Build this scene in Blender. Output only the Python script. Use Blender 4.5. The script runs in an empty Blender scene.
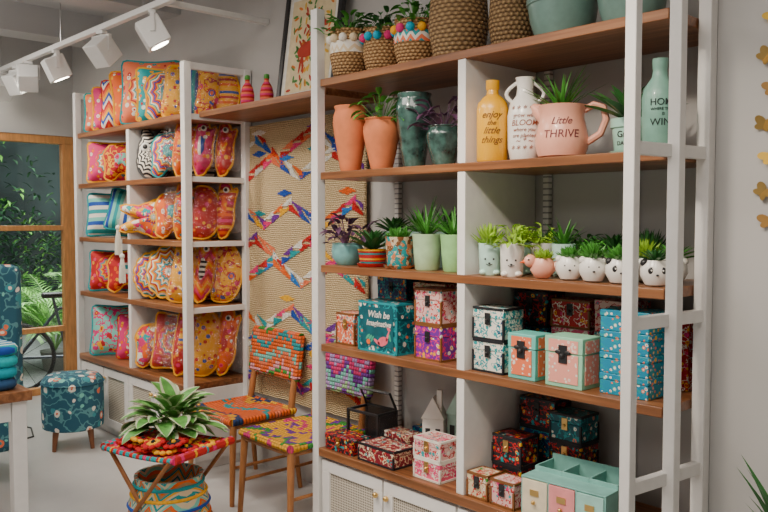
import bpy, math, random
from mathutils import Vector, Matrix, Euler
random.seed(7)
D=bpy.data; SC=bpy.context.scene; COL=SC.collection
rad=math.radians
# ------------------------------------------------------------ colours
R=(.55,.012,.015);O=(.86,.13,.008);Y=(.90,.43,.01);TQ=(.008,.33,.36);B=(.012,.08,.43);P=(.76,.03,.19);W=(.85,.80,.70)
K=(.015,.015,.02);G=(.03,.30,.03);PU=(.17,.025,.32);CR=(.75,.6,.38);CO=(.86,.19,.08);LT=(.2,.62,.52);NV=(.01,.04,.15);BR=(.22,.08,.02)
# ------------------------------------------------------------ materials
MC={}
class NN:
    def __init__(s,nt): s.nt=nt; s.L=nt.links
    def node(s,t): return s.nt.nodes.new(t)
    def set(s,inp,v):
        if isinstance(v,bpy.types.NodeSocket): s.L.new(v,inp)
        else: inp.default_value=v
    def m(s,op,a,b=0.0):
        n=s.node('ShaderNodeMath'); n.operation=op; s.set(n.inputs[0],a); s.set(n.inputs[1],b); return n.outputs[0]
    def coord(s):
        tc=s.node('ShaderNodeTexCoord'); sp=s.node('ShaderNodeSeparateXYZ'); s.L.new(tc.outputs['Object'],sp.inputs[0])
        return tc.outputs['Object'],sp.outputs[0],sp.outputs[1],sp.outputs[2]
    def ramp(s,f,pal,const=True):
        n=s.node('ShaderNodeValToRGB'); cr=n.color_ramp
        if const: cr.interpolation='CONSTANT'
        k=len(pal)
        while len(cr.elements)<k: cr.elements.new(.5)
        for i,c in enumerate(pal):
            cr.elements[i].position=i/k if const else i/max(1,k-1)
        for i,c in enumerate(pal): cr.elements[i].color=(*c[:3],1)
        s.L.new(f,n.inputs[0]); return n.outputs[0]
    def mix(s,f,a,b,mode='MIX'):
        n=s.node('ShaderNodeMix'); n.data_type='RGBA'; n.blend_type=mode
        s.set(n.inputs[0],f)
        for i,v in ((6,a),(7,b)):
            if isinstance(v,tuple): n.inputs[i].default_value=(*v[:3],1)
            else: s.L.new(v,n.inputs[i])
        return n.outputs[2]
    def bump(s,b,h,st=.6,d=.005,sock='Normal'):
        bp=s.node('ShaderNodeBump'); bp.inputs['Strength'].default_value=st; bp.inputs['Distance'].default_value=d
        s.L.new(h,bp.inputs['Height']); s.L.new(bp.outputs[0],b.inputs[sock])
def newmat(name):
    m=D.materials.new(name); m.use_nodes=True
    return m,NN(m.node_tree),m.node_tree.nodes['Principled BSDF']
def flat(name,c,r=.5,metal=0,coat=0,noise=.1,bump=0,scale=25,stretch=None,emit=0):
    if name in MC: return MC[name]
    m,n,b=newmat(name)
    tc=n.node('ShaderNodeTexCoord'); mp=n.node('ShaderNodeMapping'); n.L.new(tc.outputs['Object'],mp.inputs[0])
    if stretch: mp.inputs['Scale'].default_value=stretch
    nz=n.node('ShaderNodeTexNoise'); nz.inputs['Scale'].default_value=scale; nz.inputs['Detail'].default_value=5
    n.L.new(mp.outputs[0],nz.inputs['Vector'])
    c1=tuple(x*(1-noise) for x in c); c2=tuple(min(1,x*(1+noise)) for x in c)
    rp=n.node('ShaderNodeValToRGB'); rp.color_ramp.elements[0].position=.3; rp.color_ramp.elements[1].position=.7
    rp.color_ramp.elements[0].color=(*c1,1); rp.color_ramp.elements[1].color=(*c2,1)
    n.L.new(nz.outputs[0],rp.inputs[0]); n.L.new(rp.outputs[0],b.inputs['Base Color'])
    b.inputs['Roughness'].default_value=r; b.inputs['Metallic'].default_value=metal; b.inputs['Coat Weight'].default_value=coat
    if emit:
        b.inputs['Emission Color'].default_value=(1,.93,.82,1); b.inputs['Emission Strength'].default_value=emit
    if bump: n.bump(b,nz.outputs[0],bump,.004)
    MC[name]=m; return m
def pat(kind,pal,scale=20,r=.7,coat=0,ax='xz',R0=.12):
    key=(kind,tuple(pal),scale,r,coat,ax,R0)
    if key in MC: return MC[key]
    m,n,b=newmat('pattern_'+kind); vec,x,y,z=n.coord(); axd={'x':x,'y':y,'z':z}
    u=axd[ax[0]]; v=axd[ax[-1]]
    def dots(sc,pal):
        vo=n.node('ShaderNodeTexVoronoi'); vo.inputs['Scale'].default_value=sc; n.L.new(vec,vo.inputs['Vector'])
        sp=n.node('ShaderNodeSeparateColor'); n.L.new(vo.outputs['Color'],sp.inputs[0])
        c1=n.ramp(sp.outputs[0],pal[1:])
        col=n.mix(n.m('LESS_THAN',vo.outputs['Distance'],.36),pal[0],c1)
        return n.mix(n.m('LESS_THAN',vo.outputs['Distance'],.16),col,n.ramp(sp.outputs[1],list(reversed(pal[1:]))))
    def rings(sc,pal):
        rr=n.m('SQRT',n.m('ADD',n.m('MULTIPLY',u,u),n.m('MULTIPLY',v,v)))
        th=n.m('ARCTAN2',v,u)
        w=n.m('MULTIPLY',n.m('ABSOLUTE',n.m('SINE',n.m('MULTIPLY',th,6.0))),.3)
        return rr,n.ramp(n.m('FRACT',n.m('ADD',n.m('MULTIPLY',rr,sc),w)),pal)
    if kind=='vor':
        vo=n.node('ShaderNodeTexVoronoi'); vo.inputs['Scale'].default_value=scale; n.L.new(vec,vo.inputs['Vector'])
        sp=n.node('ShaderNodeSeparateColor'); n.L.new(vo.outputs['Color'],sp.inputs[0])
        col=n.ramp(sp.outputs[0],pal)
        v2=n.node('ShaderNodeTexVoronoi'); v2.inputs['Scale'].default_value=scale*2.3; n.L.new(vec,v2.inputs['Vector'])
        s2=n.node('ShaderNodeSeparateColor'); n.L.new(v2.outputs['Color'],s2.inputs[0])
        col=n.mix(n.m('LESS_THAN',v2.outputs['Distance'],.28),col,n.ramp(s2.outputs[1],list(reversed(pal))))
    elif kind=='dots': col=dots(scale,pal)
    elif kind=='floral':
        nz=n.node('ShaderNodeTexNoise'); nz.inputs['Scale'].default_value=scale*.8; n.L.new(vec,nz.inputs['Vector'])
        vo=n.node('ShaderNodeTexVoronoi'); vo.inputs['Scale'].default_value=scale; n.L.new(vec,vo.inputs['Vector'])
        sp=n.node('ShaderNodeSeparateColor'); n.L.new(vo.outputs['Color'],sp.inputs[0])
        dd=n.m('ADD',vo.outputs['Distance'],n.m('MULTIPLY',n.m('SUBTRACT',nz.outputs[0],.5),.9))
        col=n.mix(n.m('LESS_THAN',n.m('ABSOLUTE',n.m('SUBTRACT',nz.outputs[0],.5)),.03),pal[0],pal[1])
        col=n.mix(n.m('LESS_THAN',dd,.34),col,n.ramp(sp.outputs[0],pal[2:]))
        col=n.mix(n.m('LESS_THAN',dd,.15),col,n.ramp(sp.outputs[1],list(reversed(pal[2:]))))
    elif kind=='medal':
        rr,c1=rings(scale,pal); col=n.mix(n.m('LESS_THAN',rr,R0),dots(scale*1.3,pal),c1)
    elif kind=='stripe': col=n.ramp(n.m('FRACT',n.m('MULTIPLY',u,scale)),pal)
    elif kind=='zig':
        t=n.m('ABSOLUTE',n.m('SUBTRACT',n.m('FRACT',n.m('MULTIPLY',u,scale)),.5))
        col=n.ramp(n.m('FRACT',n.m('ADD',n.m('MULTIPLY',v,scale*.6),t)),pal)
    elif kind=='rings': col=rings(scale,pal)[1]
    elif kind in('weave','cord'):
        if kind=='weave':
            cu=n.ramp(n.m('FRACT',n.m('MULTIPLY',u,scale*.13)),pal); cv=n.ramp(n.m('FRACT',n.m('ADD',n.m('MULTIPLY',v,scale*.1),.37)),list(reversed(pal)))
            a=n.m('GREATER_THAN',n.m('SINE',n.m('MULTIPLY',u,scale*3.1)),0.0); c=n.m('GREATER_THAN',n.m('SINE',n.m('MULTIPLY',v,scale*3.1)),0.0)
            f=n.m('ABSOLUTE',n.m('SUBTRACT',a,c)); col=n.mix(f,cu,cv); n.bump(b,f,.5,.004)
        else:
            cs=48.0
            U=n.m('DIVIDE',n.m('FLOOR',n.m('MULTIPLY',u,cs)),cs); V=n.m('DIVIDE',n.m('FLOOR',n.m('MULTIPLY',v,cs)),cs)
            t=n.m('ABSOLUTE',n.m('SUBTRACT',n.m('FRACT',n.m('ADD',n.m('MULTIPLY',U,R0*40),.3)),.5))
            wn_=n.node('ShaderNodeTexWhiteNoise'); wn_.noise_dimensions='2D'; cb_=n.node('ShaderNodeCombineXYZ'); n.L.new(U,cb_.inputs[0]); n.L.new(V,cb_.inputs[1]); n.L.new(cb_.outputs[0],wn_.inputs['Vector'])
            slip=n.m('MULTIPLY',n.m('SUBTRACT',wn_.outputs['Value'],.5),.12)
            cc=n.ramp(n.m('FRACT',n.m('ADD',slip,n.m('ADD',n.m('ADD',n.m('MULTIPLY',V,scale),n.m('MULTIPLY',t,.6)),.13))),pal)
            fu=n.m('ABSOLUTE',n.m('SINE',n.m('MULTIPLY',u,cs*3.14159))); fv=n.m('ABSOLUTE',n.m('SINE',n.m('MULTIPLY',v,cs*3.14159)))
            hg=n.m('MULTIPLY',n.m('POWER',fu,.5),n.m('POWER',fv,.5))
            col=n.mix(hg,n.mix(.55,cc,(.03,.02,.02)),cc); n.bump(b,hg,1.0,.008)
    elif kind=='cane':
        a=n.m('MULTIPLY',n.m('SINE',n.m('MULTIPLY',u,scale)),n.m('SINE',n.m('MULTIPLY',v,scale)))
        col=n.mix(n.m('GREATER_THAN',n.m('ABSOLUTE',a),.45),pal[0],pal[1])
    elif kind in('straw','jute'):
        nz=n.node('ShaderNodeTexNoise'); nz.inputs['Scale'].default_value=12 if kind=='straw' else 9; n.L.new(vec,nz.inputs['Vector'])
        zz=n.m('ADD',z,n.m('MULTIPLY',nz.outputs[0],.012 if kind=='straw' else .03))
        row=n.m('MULTIPLY',zz,scale); th=n.m('ARCTAN2',y,x) if kind=='straw' else n.m('MULTIPLY',n.m('ADD',x,n.m('MULTIPLY',nz.outputs[0],.03)),13.0)
        s=n.m('SINE',n.m('ADD',n.m('MULTIPLY',th,26.0),n.m('MULTIPLY',n.m('FLOOR',row),2.1 if kind=='jute' else 3.14159)))
        hgt=n.m('ADD',n.m('MULTIPLY',s,.5),n.m('SINE',n.m('MULTIPLY',n.m('FRACT',row),3.14159)))
        n2=n.node('ShaderNodeTexNoise'); n2.inputs['Scale'].default_value=60; n.L.new(vec,n2.inputs['Vector'])
        col=n.ramp(n.m('MULTIPLY',n.m('ADD',hgt,n.m('MULTIPLY',n2.outputs[0],.9)),.5),pal,False)
        n.bump(b,hgt,.8,.006)
    elif kind=='wood':
        mp=n.node('ShaderNodeMapping'); mp.inputs['Scale'].default_value=(.6,14,14); n.L.new(vec,mp.inputs[0])
        n1=n.node('ShaderNodeTexNoise'); n1.inputs['Scale'].default_value=scale; n1.inputs['Detail'].default_value=6; n1.inputs['Distortion'].default_value=.6; n.L.new(mp.outputs[0],n1.inputs['Vector'])
        n2=n.node('ShaderNodeTexNoise'); n2.inputs['Scale'].default_value=2.2; n.L.new(vec,n2.inputs['Vector'])
        f=n.m('ADD',n.m('MULTIPLY',n.m('SUBTRACT',n1.outputs[0],.5),1.7),n.m('ADD',.1,n.m('MULTIPLY',n2.outputs[0],.8)))
        col=n.ramp(f,pal,False); n.bump(b,n1.outputs[0],.15,.002)
    n.L.new(col,b.inputs['Base Color']); b.inputs['Roughness'].default_value=r; b.inputs['Coat Weight'].default_value=coat; b.inputs['Coat Roughness'].default_value=.08
    MC[key]=m; return m
WHITE=flat('white_paint',(.82,.80,.77),.45,noise=.03)
WOOD=pat('wood',[(.10,.038,.014),(.24,.09,.032),(.40,.18,.075)],3,.36)
WALL=flat('grey_wall_paint',(.52,.51,.495),.85,noise=.03,scale=3)
CEIL=flat('ceiling_paint',(.55,.55,.55),.9,noise=.04,scale=2)
TERR=flat('terracotta',(.68,.20,.075),.75,noise=.15,scale=12)
SOIL=flat('soil',(.05,.03,.02),.95,noise=.4,bump=.6,scale=60)
LEAF=flat('leaf_green',(.06,.27,.03),.5,noise=.4,scale=18)
LEAFD=flat('leaf_dark_green',(.03,.14,.03),.45,noise=.4,scale=18)
LEAFL=flat('leaf_lime',(.3,.52,.03),.5,noise=.3,scale=18)
LEAFP=flat('leaf_purple',(.12,.05,.11),.5,noise=.5,scale=18)
BLACK=flat('black_satin',(.02,.02,.022),.35)
BRASS=flat('brass',(.75,.5,.18),.3,metal=1)
STEEL=flat('steel',(.5,.5,.5),.3,metal=1)
WHC=flat('white_ceramic',(.85,.82,.76),.25,coat=.4,noise=.02)
SAGE=flat('sage_glaze',(.26,.42,.36),.35,coat=.3)
TEALD=flat('dark_teal_glaze',(.04,.10,.085),.2,coat=.8,noise=.85,scale=22)
STRAW=pat('straw',[(.13,.06,.015),(.38,.2,.075),(.6,.38,.17)],70)
STRAWD=pat('straw',[(.08,.04,.015),(.24,.14,.06),(.42,.27,.12)],60)
# ------------------------------------------------------------ mesh builder
class MB:
    def __init__(s): s.v=[];s.f=[];s.mi=[]
    def add(s,vs,fs,mi=0):
        o=len(s.v); s.v+= [Vector(p) for p in vs]; s.f+=[tuple(i+o for i in f) for f in fs]; s.mi+=[mi]*len(fs); return s
    def box(s,a,b,mi=0):
        x0,y0,z0=a;x1,y1,z1=b
        vs=[(x0,y0,z0),(x1,y0,z0),(x1,y1,z0),(x0,y1,z0),(x0,y0,z1),(x1,y0,z1),(x1,y1,z1),(x0,y1,z1)]
        return s.add(vs,[(0,3,2,1),(4,5,6,7),(0,1,5,4),(1,2,6,5),(2,3,7,6),(3,0,4,7)],mi)
    def lathe(s,prof,c=(0,0,0),n=28,mi=0,sx=1,sy=1):
        vs=[];fs=[]
        for r,z in prof:
            for i in range(n):
                a=2*math.pi*i/n; vs.append((c[0]+r*math.cos(a)*sx,c[1]+r*math.sin(a)*sy,c[2]+z))
        for j in range(len(prof)-1):
            for i in range(n):
                k=(i+1)%n; fs.append((j*n+i,j*n+k,(j+1)*n+k,(j+1)*n+i))
        if prof[0][0]>1e-4: fs.append(tuple(range(n-1,-1,-1)))
        if prof[-1][0]>1e-4: fs.append(tuple(range((len(prof)-1)*n,len(prof)*n)))
        return s.add(vs,fs,mi)
    def ball(s,c,r,mi=0,n=14,sz=1,sx=1,sy=1):
        k=8; return s.lathe([(max(1e-5,r*math.sin(math.pi*i/k)),-r*math.cos(math.pi*i/k)*sz) for i in range(k+1)],c,n,mi,sx,sy)
    def tube(s,pts,r,n=8,mi=0,closed=False):
        pts=[Vector(p) for p in pts]; m=len(pts); rs=r if isinstance(r,(list,tuple)) else [r]*m; vs=[];fs=[]
        up=None
        for i,p in enumerate(pts):
            a=pts[(i-1)%m] if (closed or i>0) else p; b=pts[(i+1)%m] if (closed or i<m-1) else p
            t=(b-a).normalized()
            if up is None: up=Vector((0,0,1)) if abs(t.z)<.9 else Vector((1,0,0))
            sd=t.cross(up).normalized(); up=sd.cross(t).normalized()
            for j in range(n):
                an=2*math.pi*j/n+ (math.pi/4 if n==4 else 0); vs.append(p+rs[i]*(math.cos(an)*sd+math.sin(an)*up))
        q=m if closed else m-1
        for i in range(q):
            for j in range(n):
                k=(j+1)%n;i2=(i+1)%m; fs.append((i*n+j,i*n+k,i2*n+k,i2*n+j))
        if not closed: fs.append(tuple(range(n-1,-1,-1))); fs.append(tuple(range((m-1)*n,m*n)))
        return s.add(vs,fs,mi)
    def leaf(s,base,az,el,L,w,droop=.6,mi=0,seg=6,shape='lance',fold=.25,edge=None,ew=.34):
        p=Vector(base); sd=Vector((-math.sin(az),math.cos(az),0)); vs=[]
        for i in range(seg+1):
            t=i/seg
            if shape=='lance': ww=w*(math.sin(math.pi*min(1,(t*.85+.15)))**.8)
            elif shape=='blade': ww=w*(1-t**2.2)*(.75+.25*math.sin(math.pi*t))
            else: ww=w*(.1 if t<.25 else max(0,math.sin(math.pi*((t-.25)/.75)**.85))**.6 if t<1 else 0)
            ww=max(ww,.0006)
            e=el-droop*t; dr=Vector((math.cos(az)*math.cos(e),math.sin(az)*math.cos(e),math.sin(e))); nm=sd.cross(dr)
            if edge is None: vs+=[p-sd*ww/2-nm*ww*fold, p.copy(), p+sd*ww/2-nm*ww*fold]
            else:
                for q in(-.5,-ew,0,ew,.5): vs.append(p+sd*ww*q-nm*ww*fold*abs(q)*2)
            p=p+dr*L/seg
        o=len(s.v)
        if edge is None:
            fs=[]
            for i in range(seg):
                a=i*3; fs+=[(a,a+1,a+4,a+3),(a+1,a+2,a+5,a+4)]
            return s.add(vs,fs,mi)
        s.v+=vs
        for i in range(seg):
            for c in range(4):
                a=i*5+c+o; s.f.append((a,a+1,a+6,a+5)); s.mi.append(edge if c in(0,3) and i>0 else mi)
        return s
    def pillow(s,rf,T,n=60,rings=7,mi=0,c=(0,0,0),jit=0):
        vs=[];fs=[]; c=Vector(c)
        for side in(-1,1):
            o=len(vs); vs.append(c+Vector((0,side*T/2,0)))
            for k in range(1,rings+1):
                t=k/rings; h=T/2*max(0,1-t**2.4)**.6
                for i in range(n):
                    a=2*math.pi*i/n; x,z=rf(a); vs.append(c+Vector((x*t,side*h+(random.uniform(-jit,jit) if jit and k<rings else 0),z*t)))
            for i in range(n):
                j=(i+1)%n
                tri=(o,o+1+i,o+1+j); fs.append(tri if side<0 else tri[::-1])
                for k in range(rings-1):
                    q=(o+1+k*n+i,o+1+(k+1)*n+i,o+1+(k+1)*n+j,o+1+k*n+j); fs.append(q if side<0 else q[::-1])
        return s.add(vs,fs,mi)
def link(o,parent=None):
    COL.objects.link(o)
    if parent: o.parent=parent
    return o
def mesh(mb,name,mats,parent=None,bevel=0,smooth=40,label=None):
    me=D.meshes.new(name); me.from_pydata(mb.v,[],mb.f); me.update()
    for m in (mats if isinstance(mats,(list,tuple)) else [mats]): me.materials.append(m)
    me.polygons.foreach_set('material_index',mb.mi)
    if smooth: me.shade_smooth(); me.set_sharp_from_angle(angle=rad(smooth))
    o=D.objects.new(name,me); link(o,parent)
    if bevel:
        b=o.modifiers.new('bevel','BEVEL'); b.width=bevel; b.segments=2; b.limit_method='ANGLE'; b.angle_limit=rad(35)
    if label: o['label']=label
    return o
def tag(o,label,cat,group=None):
    o['label']=label;o['category']=cat
    if group:o['group']=group
    return o
def thing(name,label,cat,group=None):
    e=D.objects.new(name,None); e.empty_display_size=.05; link(e); return tag(e,label,cat,group)
def struct(o): o['kind']='structure'; return o
def put(o,x,y,z,rx=0,ry=0,rz=0):
    M=Euler((rx,ry,rz)).to_matrix(); lo=1e9
    def rec(q):
        nonlocal lo
        if q.type=='MESH':
            for v in q.data.vertices:
                h=(M@v.co).z
                if h<lo: lo=h
        for c in q.children: rec(c)
    rec(o); o.rotation_euler=(rx,ry,rz); o.location=(x,y,z-lo+.0005); return o
def lettering(txt,size,mat,parent,rf,ang,z0,line=1.0,name='lettering',flatpos=None,shear=0,bold=0):
    cu=D.curves.new('t','FONT'); cu.body=txt; cu.size=size; cu.align_x='CENTER'; cu.space_line=line; cu.extrude=.0004; cu.shear=shear; cu.offset=bold
    t=D.objects.new('t',cu); COL.objects.link(t); bpy.context.view_layer.update()
    me=D.meshes.new_from_object(t.evaluated_get(bpy.context.evaluated_depsgraph_get())); D.objects.remove(t)
    me.materials.clear(); me.materials.append(mat)
    for v in me.vertices:
        x,y,e=v.co
        if flatpos: v.co=(flatpos[0]+x,flatpos[1]-.0012-e,flatpos[2]+y)
        else:
            r=rf(z0+y)+.0012+e; a=ang+x/r; v.co=(r*math.cos(a),r*math.sin(a),z0+y)
    o=D.objects.new(name,me); link(o,parent); return o
def profr(prof):
    def f(z):
        best=prof[0][0]
        for (r0,z0),(r1,z1) in zip(prof,prof[1:]):
            if z1>z0 and z0<=z<=z1: return r0+(r1-r0)*(z-z0)/(z1-z0)
        return best
    return f
# ------------------------------------------------------------ room
WY=2.80; WX=-7.14; CH=3.2
struct(mesh(MB().box((WX-.1,-3,-.1),(1.6,WY+.1,0)),'floor',flat('polished_concrete',(.54,.53,.52),.28,noise=.08,scale=2.5),smooth=0))
struct(mesh(MB().box((WX-.1,-3,CH),(1.6,WY+.1,CH+.1)),'ceiling',CEIL,smooth=0))
struct(mesh(MB().box((WX-.1,WY,0),(-1.245,WY+.1,CH)).box((-1.245,2.575,0),(1.6,WY+.1,CH)),'wall_north',WALL,smooth=0))
struct(mesh(MB().box((WX-.1,-3,0),(WX,1.0,CH)).box((WX-.1,1.0,2.27),(WX,WY,CH)),'wall_west',WALL,smooth=0))
struct(mesh(MB().box((1.6,-3,0),(1.7,WY+.1,CH)),'wall_east',WALL,smooth=0))
struct(mesh(MB().box((WX-.1,-3.1,0),(1.7,-3,CH)),'wall_south',WALL,smooth=0))
WF=flat('window_timber',(.55,.25,.08),.45,noise=.2,scale=8,stretch=(6,6,1))
m=MB(); x0,x1=WX-.08,WX-.01
m.box((x0,1.0,2.2),(x1,WY,2.27)); m.box((x0,1.0,0),(x1,1.07,2.2)); m.box((x0,2.70,0),(x1,WY,2.2)); m.box((x0,1.07,0),(x1,2.70,.06))
m.box((x0,1.07,1.44),(x1,2.70,1.485)); m.box((x0,1.07,.545),(x1,2.70,.59)); m.box((x0,1.85,.06),(x1,1.90,2.2))
win=struct(mesh(m,'window_1',WF,bevel=.004))
gm,gn,gb=newmat('window_glass'); gb.inputs['Transmission Weight'].default_value=1; gb.inputs['Roughness'].default_value=.0; gb.inputs['IOR'].default_value=1.3
mesh(MB().box((WX-.048,1.07,.06),(WX-.044,2.70,2.2)),'window_glass',gm,win,smooth=0)
struct(mesh(MB().box((WX,-3,0),(WX+.012,1.0,.09)),'baseboard_west',WHITE))
for i,bx in enumerate((-6.6,-5.3,-4.0)): struct(mesh(MB().box((bx-.13,-3,2.98),(bx+.13,WY,CH)),'trim_%d'%(i+1),CEIL))
# ------------------------------------------------------------ outside
og=mesh(MB().box((-13,-2,-.2),(WX-.12,8,-.04)),'courtyard_paving',flat('paving',(.2,.21,.2),.8,noise=.3)); tag(og,'grey paved courtyard ground outside the glazed door','paving')
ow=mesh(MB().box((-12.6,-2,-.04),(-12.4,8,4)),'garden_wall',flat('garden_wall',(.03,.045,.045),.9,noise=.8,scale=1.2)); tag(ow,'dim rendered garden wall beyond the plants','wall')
LEAFO=flat('outdoor_leaf',(.16,.42,.06),.5,noise=.5,scale=9); LEAFOD=flat('outdoor_stem',(.12,.25,.06),.6); LEAFO2=flat('outdoor_leaf_pale',(.3,.55,.2),.5,noise=.4,scale=9); LEAFO3=flat('outdoor_leaf_deep',(.02,.08,.03),.6,noise=.5,scale=9)
random.seed(31); m=MB()
for i in range(3600):
    xx=random.uniform(-11.8,-11.0); yy_=random.uniform(1.6,5.4); zz=random.uniform(.1,1.2+.4*math.sin(yy_*2.3)+ (1.0 if i%5==0 else .2))
    m.leaf((xx,yy_,zz),random.uniform(-1.6,1.6),random.uniform(-.6,1.0),random.uniform(.08,.17),random.uniform(.03,.05),.8,random.choice([0,2,2,2,2]),2,'lance')
hd=mesh(m,'garden_hedge',[LEAFO,LEAFO2,LEAFO3],smooth=0); hd['kind']='stuff'; tag(hd,'dense dark leafy hedge in front of the garden wall','hedge')
def palm(x,y,h,label,n=16,seed=1,lf=None):
    random.seed(seed); t=thing('potted_palm',label,'palm','palms outside the window')
    m=MB()
    for i in range(n):
        az=random.uniform(0,6.28); el=random.uniform(.9,1.4); L=h*random.uniform(.7,1.1); p=Vector((0,0,.2)); pts=[p.copy()]
        for k in range(8):
            e=el-1.3*k/8; dr=Vector((math.cos(az)*math.cos(e),math.sin(az)*math.cos(e),math.sin(e))); p=p+dr*L/8; pts.append(p.copy())
            if k>1:
                for sgn in(-1,1):
                    for q in(0,.35,.7): m.leaf(p-dr*L/10*q,az+sgn*.95,e-.25,.24*(1-.06*k),.017,.5,0,3,'blade')
        m.tube(pts,.005,5,1)
    mesh(m,'frond',[lf or LEAFO,LEAFOD],t)
    mesh(MB().lathe([(.12,0),(.15,.2),(.16,.2),(.14,.19),(.0,.18)],n=20),'pot',flat('stone_planter',(.2,.2,.18),.8),t)
    put(t,x,y,-.04); return t
palm(-8.5,3.1,1.1,'feathery green palm in a grey pot behind the glass',28,1)
palm(-9.9,3.9,1.25,'pale green palm with arching fronds in the courtyard',24,2,LEAFO2)
palm(-8.9,2.5,.95,'low green palm beside the glazed door',24,3,LEAFO2)
def bicycle():
    t=thing('bicycle','dark parked bicycle half hidden by palms outside','bicycle')
    for cx in(0,1.0):
        m=MB(); m.tube([(cx+.3*math.cos(a),0,.31+.3*math.sin(a)) for a in [i*math.pi/16 for i in range(32)]],.02,6,closed=True)
        for i in range(12):
            a=i*math.pi/6; m.tube([(cx,0,.31),(cx+.3*math.cos(a),0,.31+.3*math.sin(a))],.0025,4)
        mesh(m,'wheel',BLACK,t)
    m=MB(); F=[((0,0,.31),(.35,0,.75)),((.35,0,.75),(.85,0,.78)),((.0,0,.31),(.42,0,.3)),((.42,0,.3),(.3,0,.85)),((.42,0,.3),(.87,0,.7)),((1,0,.31),(.83,0,.92))]
    for a,b in F: m.tube([a,b],.014,8)
    mesh(m,'frame',flat('bike_paint',(.05,.07,.1),.3),t)
    mesh(MB().box((.2,-.06,.85),(.42,.06,.9)),'saddle',BLACK,t,.02)
    mesh(MB().tube([(.83,-.25,.95),(.83,0,.92),(.83,.25,.95)],.012),'handlebar',STEEL,t)
    put(t,-7.55,2.42,-.04,rz=rad(72))
bicycle()
# ------------------------------------------------------------ shelving units
CANE=pat('cane',[(.66,.6,.5),(.2,.17,.13)],260,.7)
def unit(label,X0,X1,divs,zt,doors,Y0=2.34):
    t=thing('shelving_unit',label,'shelving')
    base=zt[-1]
    mesh(MB().box((X0,Y0+.02,.06),(X1,WY-.004,base-.04)).box((X0+.02,Y0+.06,0),(X1-.02,WY-.01,.06)),'cabinet_body',WHITE,t,.003)
    mesh(MB().box((X0-.01,Y0-.012,base-.04),(X1+.0,WY-.004,base)),'countertop',WOOD,t,.004)
    w=(X1-X0)/doors
    for i in range(doors):
        a=X0+i*w+.006;b=X0+(i+1)*w-.006; fr=.055
        m=MB(); zb=.08;zc=base-.055;y0=Y0;y1=Y0+.0195
        m.box((a,y0,zb),(b,y1,zb+fr)).box((a,y0,zc-fr),(b,y1,zc)).box((a,y0,zb+fr),(a+fr,y1,zc-fr)).box((b-fr,y0,zb+fr),(b,y1,zc-fr))
        d=mesh(m,'door',WHITE,t,.002)
        mesh(MB().box((a+fr,y0+.009,zb+fr),(b-fr,y0+.014,zc-fr)),'cane_panel',CANE,d,label='woven cane panel')
        kx=b-.028 if i%2==0 else a+.028
        mesh(MB().ball((kx,y0-.014,zc-.07),.013).box((kx-.004,y0-.012,zc-.074),(kx+.004,y0,zc-.066)),'knob',BRASS,d,label='small brass knob')
    for z in zt[:-1]:
        mesh(MB().box((X0+.002,Y0,z-.034),(X1-.002,WY-.006,z)),'shelf',WOOD,t,.003)
    for dx in divs: mesh(MB().box((dx-.02,Y0+.003,base),(dx+.02,WY-.008,zt[0]-.034)),'divider_panel',WHITE,t,.002)
    return t
RT=[2.20,1.765,1.327,.95,.45]; LTZ=[2.17,1.80,1.41,1.01,.545]
u=unit('white framed shelving with walnut boards and cane-door base cabinets',-3.0,-1.25,[-2.11],RT,4)
def sq(m,x,y,z0,z1,s=.045): return m.box((x-s/2,y-s/2,z0),(x+s/2,y+s/2,z1))
mesh(sq(MB(),-3.028,2.35,0,2.53,.048),'post',WHITE,u,.003)
mesh(sq(MB(),-1.229,2.36,0,2.75,.040),'post',WHITE,u,.003)
mesh(sq(MB(),-1.265,2.16,0,2.75,.036),'post',WHITE,u,.003)
mesh(sq(MB(),-1.226,2.548,0,2.75,.044),'post',WHITE,u,.003)
for z in(.725,1.23,1.76,2.5):
    mesh(MB().add([(-1.280,2.177,z-.020),(-1.252,2.177,z-.020),(-1.212,2.53,z-.020),(-1.240,2.53,z-.020),(-1.280,2.177,z+.020),(-1.252,2.177,z+.020),(-1.212,2.53,z+.020),(-1.240,2.53,z+.020)],[(0,3,2,1),(4,5,6,7),(0,1,5,4),(1,2,6,5),(2,3,7,6),(3,0,4,7)]),'strut',WHITE,u,.002)
for rx in(-2.93,-2.02,-1.62):
    mesh(MB().box((rx-.014,WY-.03,.46),(rx+.014,WY-.006,2.16)),'slotted_rail',pat('stripe',[(.78,.76,.73),(.78,.76,.73),(.78,.76,.73),(.3,.3,.3)],40,.5,0,'z'),u)
ul=unit('white shelving with walnut boards full of cushions',-5.90,-4.32,[-5.07],LTZ,4)
for px_,py_,s_ in((-5.925,2.35,.045),(-4.295,2.35,.048),(-4.295,2.765,.048),(-5.925,2.765,.045)): mesh(sq(MB(),px_,py_,0,2.47,s_),'post',WHITE,ul,.003)
for z in LTZ[:-1]: mesh(MB().box((-4.312,2.375,z-.034),(-4.28,2.74,z-.002)),'strut',WHITE,ul,.002)
mesh(MB().box((-4.312,2.375,2.43),(-4.28,2.74,2.47)),'strut',WHITE,ul,.002)
mesh(MB().box((-5.94,2.375,2.43),(-5.91,2.74,2.47)),'strut',WHITE,ul,.002)
ws=mesh(MB().box((-4.265,2.42,2.145),(-3.06,WY-.004,2.18)),'wall_shelf',WOOD,None,.003); tag(ws,'walnut wall shelf bridging the gap between two shelving units','shelf')
COT=flat('cotton_cord',(.8,.76,.66),.95,bump=.6,scale=90)
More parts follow.
